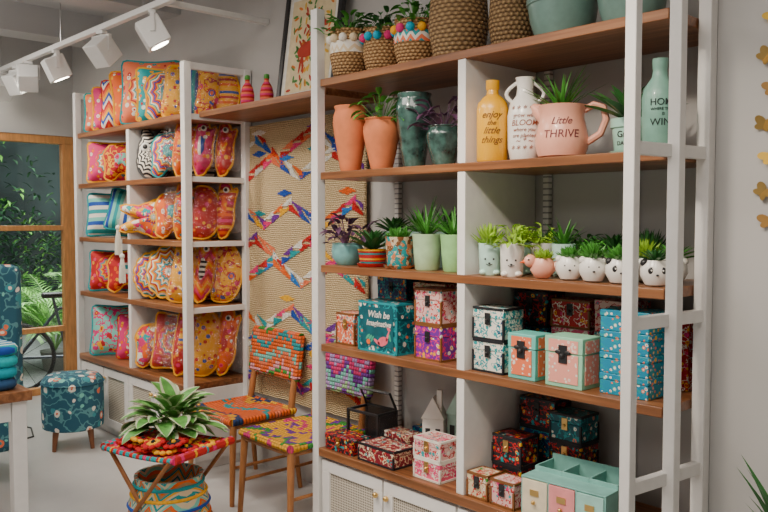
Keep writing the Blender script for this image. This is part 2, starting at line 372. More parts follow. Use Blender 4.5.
for i,(tx_,ty_,tz_) in enumerate(((-5.12,2.318,1.37),(-5.17,2.315,1.56))):
    t=thing('hanging_tassel','cream cotton tassel hung from a shelf edge by a cord','tassel','cotton tassels')
    m=MB(); random.seed(i)
    for k in range(34):
        a=k*2.4; r_=.022*math.sqrt(k/34); m.tube([(r_*.4*math.cos(a),r_*.4*math.sin(a),.17),(r_*math.cos(a)*1.2,r_*math.sin(a)*.8,.1),(r_*math.cos(a)*1.5,r_*math.sin(a)*.9,random.uniform(0,.012))],.0028,4)
    mesh(m,'fringe',COT,t); mesh(MB().ball((0,0,.185),.018,0,12),'knot',COT,t); mesh(MB().tube([(0,0,.2),(0,.0,.30 if i==0 else .24),(0,.022,.305 if i==0 else .245)],.002,5),'cord',COT,t)
    t.location=(tx_,ty_,tz_-.26)
# ------------------------------------------------------------ rug
def rug():
    JUTE=pat('jute',[(.50,.36,.18),(.63,.47,.26),(.72,.56,.33)],85,.95)
    pal=[R,O,P,TQ,B,P,W,PU,CO,(.02,.2,.6),Y,W,R,B,W]
    mats=[JUTE]+[flat('rug_yarn_%d'%i,c,.95,noise=.35,scale=120,bump=.6) for i,c in enumerate(pal)]
    m=MB(); nx,nz=30,40; w,h=1.14,1.66
    def yy(x,z): return -.006-.006*math.sin(x*9+z*2)-.005*math.sin(z*7)
    vs=[];fs=[]; random.seed(2)
    for j in range(nz+1):
        for i in range(nx+1):
            x=-w/2+w*i/nx;z=h*j/nz; vs.append((x+(random.uniform(-.008,.008) if i in(0,nx) else 0),yy(x,z)-.006,z))
    for j in range(nz):
        for i in range(nx):
            a=j*(nx+1)+i; fs.append((a,a+1,a+nx+2,a+nx+1))
    m.add(vs,fs,0); m.add([(v[0],v[1]+.012,v[2]) for v in vs],[f[::-1] for f in fs],0)
    random.seed(11); dzr=.007
    def fill(P_,mi):
        zs=[p[1] for p in P_]; z=math.ceil(max(min(zs),.004)/dzr)*dzr
        while z<min(max(zs),h-.006):
            xs=[]
            for (x1,z1),(x2,z2) in zip(P_,P_[1:]+P_[:1]):
                if (z1<=z<z2) or (z2<=z<z1): xs.append(x1+(x2-x1)*(z-z1)/(z2-z1))
            if len(xs)>=2:
                a=max(min(xs)+random.uniform(-.005,.003),-w/2+.004); b=min(max(xs)+random.uniform(-.003,.005),w/2-.004)
                if b-a>.005:
                    n=max(1,int((b-a)/.03))
                    for q in range(n):
                        xa=a+(b-a)*q/n; xb=a+(b-a)*(q+1)/n-.001; y0=yy((xa+xb)/2,z)-.009
                        m.add([(xa,y0,z-dzr*.46),(xb,y0,z-dzr*.46),(xb,y0-.003,z),(xa,y0-.003,z),(xa,y0,z+dzr*.46),(xb,y0,z+dzr*.46)],[(0,1,2,3),(3,2,5,4)],mi)
            z+=dzr
    rows=8; cols=12; st=w/cols
    for k in range(rows):
        zb=.03+k*.207; z=zb+.03
        for i in range(cols):
            x=-w/2+i*st; up=1 if ((i+k*2)//3)%2==0 else -1; dz=.04*up; hh=.05
            c=[1+random.randrange(len(pal)) for _ in range(4)]
            # elongated triangles pointing along the zigzag
            if random.random()>.07: fill([(x,z),(x+st*1.25,z+dz*1.25+.005),(x+st*.05,z+hh)],c[0])
            if random.random()>.12: fill([(x+st*1.3,z+dz*1.3+.018),(x+st*1.3,z+dz*1.3+hh+.018),(x+st*.15,z+hh+.012)],c[1])
            if i%3==1 and random.random()>.25:
                zz=z+dz+(hh+.05)
                fill([(x-st*.4,zz),(x+st*.5,zz-.02),(x+st*1.4,zz),(x+st*.5,zz+.022)],c[2])
            z+=dz
    for xx in(-w/2,w/2): m.tube([(xx,yy(xx,h*j/20),h*j/20) for j in range(21)],.009,6,0)
    o=mesh(m,'wall_rug',mats,None,smooth=0); tag(o,'pale jute rug with zigzag bands of multicoloured triangles on the wall','rug')
    o.location=(-3.73,WY-.022,.46)
rug()
# ------------------------------------------------------------ picture
def picture():
    t=thing('framed_picture','black framed folk print of a red antelope among leaves','picture')
    w,h=.52,.66; e=.032
    mesh(MB().box((-w/2,-.014,0),(w/2,.014,e)).box((-w/2,-.014,h-e),(w/2,.014,h)).box((-w/2,-.014,e),(-w/2+e,.014,h-e)).box((w/2-e,-.014,e),(w/2,.014,h-e)),'frame',BLACK,t,.002)
    m=MB().box((-w/2+e,-.002,e),(w/2-e,.006,h-e),0).box((-w/2+.065,-.0035,.065),(w/2-.065,0,h-.065),1)
    random.seed(12)
    def ell(cx,cz,a,b,an,mi,y=-.0045):
        vs=[(cx+a*math.cos(t_)*math.cos(an)-b*math.sin(t_)*math.sin(an),y,cz+a*math.cos(t_)*math.sin(an)+b*math.sin(t_)*math.cos(an)) for t_ in [i*math.pi/7 for i in range(14)]]
        m.add(vs,[tuple(range(14))],mi)
    for i in range(110):
        cx=random.uniform(-.17,.17);cz=random.uniform(.08,.58)
        ell(cx,cz,.022,.008,random.uniform(0,3.1),random.choice([2,2,3,4,5]),-.0042)
    ell(-.01,.3,.1,.045,.1,5,-.0052); ell(.085,.37,.055,.018,1.1,5,-.0054); ell(.115,.425,.035,.017,-.3,5,-.0056)
    for lx,a in((-.07,1.4),(-.05,1.7),(.05,1.45),(.065,1.75)): ell(lx,.225,.06,.009,a,5,-.0054)
    for a in(1.9,2.3): ell(.09,.47,.05,.006,a,6,-.0056)
    mesh(m,'print',[flat('mat_board',(.8,.78,.72),.8),flat('print_paper',(.75,.62,.38),.8),flat('ink_green',(.08,.25,.06),.8),flat('ink_orange',(.7,.2,.03),.8),flat('ink_gold',(.7,.4,.04),.8),flat('ink_red',(.45,.04,.02),.8),flat('ink_black',(.04,.03,.03),.8)],t,smooth=0)
    put(t,-3.55,2.66,2.18,rx=rad(-8))
picture()
for i,(x,y) in enumerate(((-4.02,2.6),(-3.91,2.66))):
    t=thing('crochet_bottle','pink and red striped crocheted bottle with a green cap','bottle','striped bottles on the wall shelf')
    pr=[(.03,0),(.038,.01),(.04,.09),(.032,.13),(.014,.16),(.013,.175)]
    mesh(MB().lathe(pr,n=20),'bottle_body',pat('stripe',[R,P,CO],30,.8,0,'z'),t); mesh(MB().lathe([(.014,.175),(.017,.18),(.015,.2),(.0,.205)],n=14),'cap',LEAF,t)
    put(t,x,y,2.18)
# ------------------------------------------------------------ cushions
def supr(w,h,n=9,pinch=.1):
    def f(a):
        c,s=abs(math.cos(a)),abs(math.sin(a)); r=((2*c/w)**n+(2*s/h)**n)**(-1/n); x,z=r*math.cos(a),r*math.sin(a)
        return x*(1-pinch*(1-(2*z/h)**2)),z*(1-pinch*(1-(2*x/w)**2))
    return f
def banana(w,h,bend=.10):
    g=supr(w,h,3.4,0)
    def f(a):
        x,z=g(a); q=2*z/h; return x*(1-.2*max(0,q))+h*bend*(.4-q*q),z
    return f
def scal(w,h,k=14):
    def f(a):
        r=.9+.1*abs(math.sin(k/2*a))**.7; return r*math.cos(a)*w/2,r*math.sin(a)*h/2
    return f
def poly(w,h,tab):
    n=len(tab)
    def f(a):
        u=(a/(2*math.pi)*n)%n; i=int(u); t=u-i; t=(1-math.cos(t*math.pi))/2; r=tab[i]*(1-t)+tab[(i+1)%n]*t
        return r*math.cos(a)*w/2,r*math.sin(a)*h/2
    return f
OWL=[.8,.85,.95,1.35,.85,1.35,.95,.85,.8,.9,1.0,1.05,1.0,1.05,1.0,.9]
FISH=[.95,.8,.75,.8,.85,.75,.8,1.35,.5,1.35,.8,.75,.85,.8,.75,.8]
BIRD=[.5,.55,.68,1.05,.8,.95,1.05,1.0,.8,.6,.55,.52,.52,.55,.65,.8,1.0,1.2,1.1,.9,.82,.7,.6,.52]
ELE=[1.0,.95,.9,1.0,1.0,.9,.85,.85,.9,1.0,1.0,1.0,.9,.9,1.0,1.25,1.2,.68,.62,.68,1.2,1.25,.7,1.3]
wm,wn,wb=newmat('clear_plastic_film'); vec,_a,_b,_c=wn.coord(); nz=wn.node('ShaderNodeTexNoise'); nz.inputs['Scale'].default_value=13; nz.inputs['Detail'].default_value=2; nz.inputs['Distortion'].default_value=2.0; wn.L.new(vec,nz.inputs['Vector'])
gl_=wn.node('ShaderNodeBsdfGlossy'); gl_.inputs['Roughness'].default_value=.13; bpn=wn.node('ShaderNodeBump'); bpn.inputs['Strength'].default_value=1.0; bpn.inputs['Distance'].default_value=.07; wn.L.new(nz.outputs[0],bpn.inputs['Height']); wn.L.new(bpn.outputs[0],gl_.inputs['Normal'])
tr_=wn.node('ShaderNodeBsdfTransparent'); mx=wn.node('ShaderNodeMixShader'); mx.inputs[0].default_value=.15; wn.L.new(tr_.outputs[0],mx.inputs[1]); wn.L.new(gl_.outputs[0],mx.inputs[2])
wn.L.new(mx.outputs[0],wm.node_tree.nodes['Material Output'].inputs[0]); FILM=wm
def cushion(x,y,z,shape,w,h,T,mat,label,rz=45,rx=-10,face=False,ry=0,trim=None,patch=None,wrap=False):
    mk=lambda s:{'sq':supr(w*s,h*s),'round':scal(w*s,h*s),'roll':supr(w*s,h*s,3.2,0),'banana':banana(w*s,h*s),'owl':poly(w*s,h*s,OWL),'fish':poly(w*s,h*s,FISH),'bird':poly(w*s,h*s,BIRD),'ele':poly(w*s,h*s,ELE)}[shape]
    rf=mk(1); T=T*(1.0 if wrap else .9)
    def gp_(q): return pat(*q[:3],.75,.0,**(q[3] if len(q)>3 else {}))
    mat=gp_(mat)
    if patch: patch=gp_(patch)
    m=MB().pillow(rf,T); o=mesh(m,'cushion',mat,None,smooth=60); tag(o,label,'cushion','cushions on the shelving')
    ms=MB(); n=60
    ms.tube([(rf(2*math.pi*i/n)[0],0,rf(2*math.pi*i/n)[1]) for i in range(n)],.009 if trim else .006,5,closed=True); mesh(ms,'piping',trim or flat('piping_red',R,.8),o)
    if patch: mesh(MB().pillow(mk(.46),T*.45,40,5,0,(0,-T*.33,0)),'applique',patch,o)
    if shape in('fish','bird','ele'):
        ex,ez={'fish':(w*.28,h*.12),'bird':(w*.06,h*.33),'ele':(w*.2,h*.22)}[shape]
        mesh(MB().ball((ex,-T*.38,ez),.02,0,12,1,1,.6).ball((ex,-T*.38-.012,ez),.011,1,10,1,1,.6),'eye',[flat('felt_white',(.85,.85,.8),.9),BLACK],o)
    if face:
        e=MB()
        for s in(-1,1): e.ball((s*w*.17,-T*.42,h*.16),w*.12,0,12,1,1,.5); e.ball((s*w*.17,-T*.42-w*.05,h*.16),w*.06,1,10,1,1,.5)
        mesh(e,'eye',[flat('felt_white',(.85,.85,.8),.9),BLACK],o)
        mesh(MB().tube([(0,-T*.52,h*.08),(0,-T*.5-.01,-h*.02)],[.014,.002],8),'beak',flat('felt_orange',O,.9),o)
    put(o,x,y,z,rx=rad(rx),ry=rad(ry),rz=rad(rz))
    if wrap:
        random.seed(int(abs(x*1000)))
        mesh(MB().pillow(supr(w*1.22,h*1.0,5,.03),T*1.22,30,6,jit=.007),'plastic_wrap',FILM,o,smooth=0,label='clear crinkled plastic wrap')
    return o
ZX={'ax':'z'}
tx=[('vor',(R,O,Y,TQ,W,P),26),('dots',(CO,Y,TQ,R,W),24),('dots',(TQ,Y,R,O,W),24),('rings',(O,W,TQ,Y,R,B),16),
 ('zig',(R,W,B,Y,O),12),('stripe',(TQ,W,B,LT,W),7,ZX),('floral',(Y,R,O,P,B),20),('floral',(R,Y,P,O,Y),22),
 ('rings',(K,W,K,W),18),('medal',(P,Y,W,TQ,O),20,{'R0':.1}),('medal',(O,R,Y,R,TQ),18,{'R0':.11}),('vor',(Y,Y,O,B,R),24),('medal',(R,O,Y,TQ,P),20,{'R0':.11}),
 ('medal',(CO,R,Y,TQ,W),17,{'R0':.14}),('floral',(LT,P,R,P,Y),20)]
yel=('stripe',(Y,Y,O,Y,R,Y,B),9,ZX); red=('stripe',(R,P,R,O,R,Y),9,ZX); BL=('stripe',(B,TQ,B,W),12,{'ax':'x'}); ost=('zig',(O,Y,O,R,P),14)
so=('dots',(O,R,Y,P,W),27); sr=('dots',(R,O,Y,P,O),27); sy=('dots',(Y,O,R,B,O),27); sp_=('dots',(P,Y,O,W,R),27); tqp=('dots',(TQ,Y,W),34); bkw=('stripe',(K,W,K,W),16,ZX)
yt=flat('piping_yellow',Y,.8); tt=flat('piping_teal',TQ,.8)
C=cushion
z=LTZ[0]+.001
C(-5.76,2.52,z,'sq',.36,.30,.12,tx[1],'coral dotted square cushion standing on the top board',56,-6,trim=tt)
C(-5.61,2.53,z,'sq',.38,.33,.12,tx[9],'pink medallion cushion standing on the top board',60,-6,trim=yt)
C(-5.45,2.53,z,'sq',.40,.37,.12,tx[4],'red and white zigzag cushion on the top board',52,-6)
C(-5.28,2.54,z,'sq',.40,.41,.13,so,'orange printed cushion leaning among others',58,-8,ry=-6,trim=yt)
C(-5.08,2.52,z,'sq',.42,.46,.13,tx[13],'large salmon medallion cushion on the top board',48,-8,trim=tt)
C(-4.92,2.54,z,'sq',.38,.38,.12,tx[2],'teal cushion with bright dots',60,-6,trim=yt)
C(-4.79,2.52,z,'ele',.36,.34,.12,tx[3],'orange and blue patterned elephant cushion',50,-5,patch=BL,trim=yt)
C(-4.64,2.47,z,'banana',.17,.33,.13,sy,'yellow printed bolster cushion in clear wrap',44,-4,ry=4,trim=yt,wrap=True)
C(-4.54,2.52,z,'banana',.14,.33,.12,BL,'blue striped curved cushion in clear wrap',44,-4,trim=yt,wrap=True)
C(-4.46,2.59,z,'banana',.16,.32,.12,tx[6],'yellow floral bolster cushion in clear wrap',44,-4,ry=5,trim=yt,wrap=True)
C(-4.395,2.69,z,'banana',.14,.31,.11,yel,'yellow striped cushion beside the rear post',44,-4,trim=yt,wrap=True)
z=LTZ[1]+.001
C(-5.68,2.50,z,'sq',.36,.31,.14,tx[9],'pink cushion with multicolour medallion',52,-8,trim=yt)
C(-5.47,2.50,z,'ele',.30,.29,.13,tx[7],'pink red elephant shaped cushion',48,-6,patch=tx[14],trim=yt)
C(-5.30,2.58,z,'sq',.28,.27,.1,yel,'small yellow striped square cushion',50,-6,trim=yt)
C(-4.95,2.475,z,'owl',.27,.30,.14,tx[8],'black and white owl shaped cushion with big eyes',50,-8,face=True,trim=BLACK)
C(-4.75,2.50,z,'ele',.29,.31,.13,tx[3],'orange and teal mandala elephant cushion',44,-8,patch=tx[2],trim=tt)
C(-4.64,2.62,z,'sq',.24,.31,.09,bkw,'black and white striped cushion behind the bird shapes',50,-4,trim=BLACK)
C(-4.56,2.475,z,'bird',.22,.32,.14,so,'orange printed bird shaped cushion in clear wrap',46,-5,wrap=True,patch=yel,trim=yt)
C(-4.47,2.565,z,'bird',.22,.32,.13,sp_,'pink printed bird shaped cushion in clear wrap',46,-5,wrap=True,patch=BL,trim=yt)
C(-4.395,2.675,z,'bird',.20,.31,.12,sr,'red printed bird shaped cushion in clear wrap',46,-5,wrap=True,patch=ost,trim=yt)
z=LTZ[2]+.001
C(-5.68,2.50,z,'sq',.38,.33,.14,tx[5],'teal, white and blue striped cushion',50,-10,trim=tt)
C(-5.46,2.54,z,'sq',.34,.31,.13,('stripe',(LT,TQ,LT,W,B),8),'turquoise striped cushion tilted on one corner',50,-8,ry=12,trim=tt)
C(-5.27,2.6,z,'sq',.26,.26,.1,tx[2],'small teal dotted cushion behind the striped ones',50,-8)
C(-4.92,2.47,z,'fish',.40,.30,.14,tx[0],'multicolour patchwork fish shaped cushion',46,-8,trim=yt,patch=tx[3])
C(-4.73,2.52,z,'ele',.31,.32,.13,so,'orange printed elephant cushion with a teal saddle',44,-6,trim=yt,patch=tx[2])
C(-4.64,2.63,z,'sq',.24,.31,.09,tx[2],'teal dotted cushion behind the animal shapes',50,-4,trim=yt)
C(-4.56,2.475,z,'bird',.22,.33,.14,tx[10],'orange medallion bird shaped cushion in clear wrap',46,-5,wrap=True,patch=red,trim=yt)
C(-4.47,2.565,z,'banana',.18,.33,.13,sr,'red printed curved cushion in clear wrap',46,-5,wrap=True,ry=5,trim=yt)
C(-4.395,2.675,z,'bird',.20,.33,.12,red,'red striped bird shaped cushion beside the rear post',46,-5,wrap=True,trim=yt,patch=so)
z=LTZ[3]+.001
C(-5.68,2.50,z,'sq',.36,.31,.14,tx[12],'red cushion with orange and teal medallion',50,-10,trim=tt)
C(-5.46,2.52,z,'ele',.32,.31,.13,sr,'red printed elephant shaped cushion',48,-8,patch=tx[5],trim=yt)
C(-5.28,2.6,z,'sq',.28,.28,.1,red,'red striped cushion behind the elephant',50,-8)
C(-4.96,2.46,z,'round',.26,.31,.12,tx[3],'round mandala cushion in orange and teal',50,-8,trim=yt)
C(-4.76,2.49,z,'round',.35,.36,.13,('rings',(W,TQ,O,Y,W,R,Y),12),'large round sunburst cushion with scalloped rings',44,-8,trim=yt,patch=('rings',(TQ,W,O),20))
C(-4.65,2.63,z,'sq',.24,.34,.09,sr,'red cushion behind the sunburst cushions',50,-4,trim=yt)
C(-4.56,2.475,z,'banana',.19,.37,.14,sy,'yellow printed long cushion in clear wrap',46,-6,ry=8,trim=yt,wrap=True)
C(-4.47,2.565,z,'bird',.22,.37,.13,ost,'orange zigzag bird shaped cushion in clear wrap',46,-6,ry=4,trim=yt,wrap=True,patch=bkw)
C(-4.395,2.675,z,'banana',.17,.37,.12,tx[6],'yellow floral long cushion beside the rear post',46,-5,ry=5,trim=yt,wrap=True)
z=LTZ[4]+.001
C(-5.62,2.50,z,'sq',.40,.38,.14,tx[14],'pale teal floral cushion on the counter',50,-12,trim=tt)
C(-5.36,2.55,z,'sq',.34,.33,.13,tx[9],'pink medallion cushion leaning near the divider',50,-10)
C(-4.94,2.47,z,'ele',.30,.31,.14,tx[0],'patchwork elephant shaped cushion',48,-8,patch=tx[3],trim=yt)
C(-4.76,2.51,z,'sq',.30,.38,.13,tx[12],'red medallion cushion in clear wrap',46,-8,ry=5,wrap=True,trim=yt)
C(-4.66,2.62,z,'sq',.26,.40,.09,tx[4],'zigzag cushion standing upright behind others',50,-4,trim=yt)
C(-4.57,2.475,z,'bird',.24,.41,.14,sr,'large red bird shaped cushion in clear wrap on the counter',46,-6,ry=4,trim=yt,wrap=True,patch=yel)
C(-4.475,2.565,z,'banana',.20,.41,.13,sy,'yellow printed long cushion in clear wrap on the counter',46,-6,ry=7,trim=yt,wrap=True)
C(-4.398,2.675,z,'bird',.22,.40,.12,so,'orange printed bird shaped cushion beside the rear post',46,-6,ry=3,trim=yt,wrap=True,patch=sr)
# ------------------------------------------------------------ plants & pots
def foliage(kind,mats,r,h,parent,z0,seed=0,cx=0,cy=0):
    random.seed(seed+5); m=MB()
    if kind=='spiky':
        for i in range(26): m.leaf((cx,cy,z0),random.uniform(0,6.28),random.uniform(.5,1.45),h*random.uniform(.8,1.15),.016,.3,0,5,'blade')
    elif kind=='succ':
        for q in range(5):
            a=q*1.26; bx,by=(cx+r*.45*math.cos(a),cy+r*.45*math.sin(a)) if q else (cx,cy)
            for i in range(16): m.leaf((bx,by,z0),i*2.4,.25+1.15*i/16,h*random.uniform(.65,.85),.014,-.3,0,4,'lance',.35)
    elif kind=='bush':
        for i in range(46):
            a=random.uniform(0,6.28);e=random.uniform(.1,1.4);L=h*random.uniform(.3,.75); p=Vector((cx,cy,z0))+Vector((math.cos(a)*math.cos(e),math.sin(a)*math.cos(e),math.sin(e)))*L
            m.tube([(cx,cy,z0),p],.0015,4,0); m.leaf(p,a+random.uniform(-.6,.6),random.uniform(-.3,.8),h*.33,h*.15,.7,0,4,'lance')
    elif kind=='rosette':
        for i in range(22): m.leaf((cx,cy,z0),i*2.4,.35+1.0*i/22,h*(1.1-.02*i),h*.2,.35,0,5,'lance',.3)
    elif kind=='fat':
        for q in range(4):
            a=q*1.57+.4; bx,by=cx+r*.5*math.cos(a),cy+r*.5*math.sin(a)
            for i in range(14): m.leaf((bx,by,z0),i*2.4,.15+1.2*i/14,h*random.uniform(.45,.6),h*.2,-.4,0,4,'lance',.3)
    return mesh(m,'foliage',mats,parent,smooth=60)
def potted(x,y,z,r0,r1,h,mat,label,fol=None,fm=LEAF,fh=.1,name='plant_pot',prof=None,seed=0,saucer=False,group='pots on the shelves',rz=0,txt=None,mr=None):
    t=thing(name,label,'plant pot' if fol else 'pot',group)
    pr=prof or [(r0*.9,0),(r0,.006),(r0+(r1-r0)*.5,h*.5),(r1*.98,h*.93),(r1,h*.95),(r1,h),(r1*.9,h),(r1*.87,h*.85),(0.0,h*.84)]
    mesh(MB().lathe(pr,n=28),'pot_body',mat,t)
    hh=max(q[1] for q in pr); mr=mr or r1*.86
    if fol:
        mesh(MB().lathe([(mr,hh*.86),(.0,hh*.9)],n=20),'soil',SOIL,t)
        foliage(fol,fm,r1,fh,t,hh*.88,seed)
    if saucer: mesh(MB().lathe([(r0*1.1,0),(r0*1.3,.014),(r0*1.33,.014),(r0*1.2,.003),(r0*.9,.002)],n=24),'saucer',mat,t)
    if txt: lettering(txt[0],txt[1],txt[2],t,profr(pr),rad(txt[3]),txt[4],bold=.0004)
    put(t,x,y,z,rz=rz); return t
def urn(r,h):
    return [(r*.52,0),(r*.58,.008),(r*.66,h*.15),(r*.80,h*.38),(r*.94,h*.6),(r,h*.75),(r*.97,h*.85),(r*.88,h*.92),(r*.86,h*.95),(r*.93,h*.985),(r*.92,h),(r*.82,h),(r*.76,h*.92),(0,h*.88)]
z=RT[1]
potted(-2.885,2.43,z,.05,.075,.30,TERR,'tall rounded terracotta vase with a narrow foot',prof=urn(.082,.305))
potted(-2.70,2.46,z,.05,.08,.23,TERR,'rounded terracotta pot with a trailing green plant',fol='bush',fm=LEAF,fh=.2,prof=urn(.085,.235),seed=2,mr=.066)
potted(-2.53,2.5,z,.05,.078,.32,TEALD,'tall mottled dark teal glazed vase',prof=urn(.083,.33))
potted(-2.35,2.5,z,.05,.068,.17,TEALD,'mottled dark teal pot with a purple leafed plant',fol='bush',fm=LEAFP,fh=.2,prof=urn(.078,.175),seed=4,mr=.06)
def bottle(x,y,z,pr,mat,label,txts,handles=0,ink=None,shear=0,ang=-55):
    t=thing('bottle_vase',label,'vase'); mesh(MB().lathe(pr,n=32),'bottle_body',mat,t); rf=profr(pr)
    for s_,size,zz in txts: lettering(s_,size,ink,t,rf,rad(ang),zz,shear=shear,bold=.0001)
    for s in range(handles):
        sg=1 if s==0 else -1; zt=pr[-4][1]; a=rad(40)
        pts=[(sg*(.03+.04*math.sin(math.pi*i/8))*math.cos(a),sg*(.03+.04*math.sin(math.pi*i/8))*math.sin(a),zt*.98-(.085)*i/8) for i in range(9)]
        mesh(MB().tube(pts,.007,8),'handle',mat,t)
    put(t,x,y,z); return t
YEL=flat('yellow_ceramic',(.85,.42,.005),.35,coat=.4,noise=.03); GREYINK=flat('dark_ink',(.03,.03,.03),.7)
bp=[(.055,0),(.06,.006),(.061,.2),(.056,.225),(.04,.245),(.024,.258),(.022,.275),(.026,.28),(.026,.312),(.018,.312),(.0,.3)]
bottle(-2.01,2.41,z,bp,YEL,'mustard yellow ceramic bottle with brown script lettering',[('enjoy',.036,.165),('the',.026,.137),('little',.036,.105),('things',.036,.07)],ink=flat('brown_ink',(.15,.04,.01),.7),shear=.45)
wp=[(.05,0),(.055,.006),(.064,.05),(.066,.17),(.057,.215),(.034,.245),(.03,.27),(.033,.3),(.037,.312),(.028,.312),(.0,.29)]
bottle(-1.885,2.45,z,wp,WHC,'white two-handled ceramic jug with dark red lettering and flowers',[('* * * * *',.034,.178),('grow wild',.022,.158),('BLOOM',.030,.128),('where you',.020,.106),('are planted',.020,.084),('~ * ~',.03,.062),('* * * * *',.034,.03)],handles=2,ink=flat('red_brown_ink',(.28,.07,.03),.7),shear=.2)
PINK=flat('peach_ceramic',(.86,.40,.28),.35,coat=.4,noise=.03)
pp=[(.064,0),(.084,.008),(.094,.04),(.096,.07),(.088,.11),(.080,.145),(.083,.17),(.092,.19),(.084,.19),(.074,.165),(0,.15)]
t=thing('pitcher_planter','rounded peach ceramic pitcher with lettering holding a spiky plant','planter'); mesh(MB().lathe(pp,n=32),'pitcher_body',PINK,t)
a0=rad(22); hp=[(.08,.172),(.115,.19),(.148,.178),(.158,.135),(.138,.085),(.09,.055)]
mesh(MB().tube([(r*math.cos(a0),r*math.sin(a0),zz) for r,zz in hp],[.013]*6,8),'handle',PINK,t)
a1=rad(205); mesh(MB().tube([(.055*math.cos(a1),.055*math.sin(a1),.15),(.088*math.cos(a1),.088*math.sin(a1),.18),(.108*math.cos(a1),.108*math.sin(a1),.198)],[.034,.026,.010],12),'spout',PINK,t)
ri=flat('maroon_ink',(.14,.02,.03),.7)
lettering('Little',.036,ri,t,profr(pp),rad(-57),.118,bold=.0001,shear=.4); lettering('THRIVE',.040,ri,t,profr(pp),rad(-57),.07,bold=.0001,shear=.1)
mesh(MB().lathe([(.070,.16),(0,.165)],n=20),'soil',SOIL,t); foliage('spiky',LEAF,.06,.18,t,.16,9); put(t,-1.722,2.455,z)
MT=flat('seafoam_ceramic',(.36,.64,.52),.35,coat=.4,noise=.03)
gp=[(.045,0),(.05,.006),(.058,.09),(.064,.095),(.064,.125),(.058,.125),(.055,.1),(0,.1)]
t=potted(-1.475,2.50,z,.05,.062,.125,MT,'seafoam pot with lettering and a leafy plant',fol='rosette',fm=LEAFD,fh=.2,prof=gp,txt=('Grow',.030,GREYINK,-68,.06),saucer=True)
lettering('DAMMIT',.0195,GREYINK,t,profr(gp),rad(-68),.033,bold=.0003)
hb=[(.05,0),(.054,.006),(.056,.17),(.05,.2),(.026,.235),(.022,.26),(.024,.265),(.025,.295),(.019,.295),(0,.28)]
bottle(-1.315,2.41,z,hb,flat('green_ceramic',(.17,.35,.28),.45,coat=.2),'green ceramic bottle with dark capital lettering',[('HOME',.030,.142),('WHERE THERE',.012,.126),('IS',.012,.110),('WINE',.032,.078)],ink=flat('black_ink',(.01,.02,.02),.7),ang=-50)
z=RT[2]
def round_(r,h): return [(r*.6,0),(r*.68,.006),(r*.92,h*.3),(r,h*.6),(r*.97,h*.85),(r*.93,h*.93),(r*.98,h),(r*.88,h),(r*.84,h*.88),(0,h*.84)]
potted(-2.92,2.44,z,.06,.072,.10,flat('pale_teal_ceramic',(.2,.5,.5),.35,coat=.4),'pale teal round pot with a purple leafed plant',fol='bush',fm=LEAFP,fh=.2,seed=3,prof=round_(.076,.105))
potted(-2.74,2.44,z,.055,.07,.08,pat('stripe',[R,R,TQ,R,Y],25,.4,.3,'z'),'low red painted bowl pot with succulents',fol='rosette',fm=LEAFD,fh=.16,seed=4,saucer=True)
potted(-2.56,2.44,z,.055,.065,.14,pat('vor',[(.68,.22,.08),BR,CR,TQ],55,.6),'terracotta pot with a painted mosaic pattern',fol='succ',fm=LEAF,fh=.08,seed=5,saucer=True)
potted(-2.39,2.44,z,.052,.065,.155,flat('pale_green_ceramic',(.45,.65,.38),.4,coat=.3),'pale green pot with spiky succulents',fol='spiky',fm=LEAF,fh=.17,seed=6)
potted(-2.245,2.45,z,.045,.058,.155,flat('apple_green_ceramic',(.3,.6,.24),.4,coat=.3),'green pot with spiky succulents',fol='spiky',fm=LEAF,fh=.16,seed=7)
for i,(x,f,fm) in enumerate(((-2.8,'rosette',LEAFD),(-2.62,'spiky',LEAF),(-2.45,'spiky',LEAFD),(-2.30,'bush',LEAF))):
    potted(x,2.63,z,.045,.058,.16,SAGE,'sage green pot with leafy greens in the rear row',fol=f,fm=fm,fh=.14,seed=20+i)
PMINT=flat('pale_mint',(.50,.76,.66),.35,coat=.4)
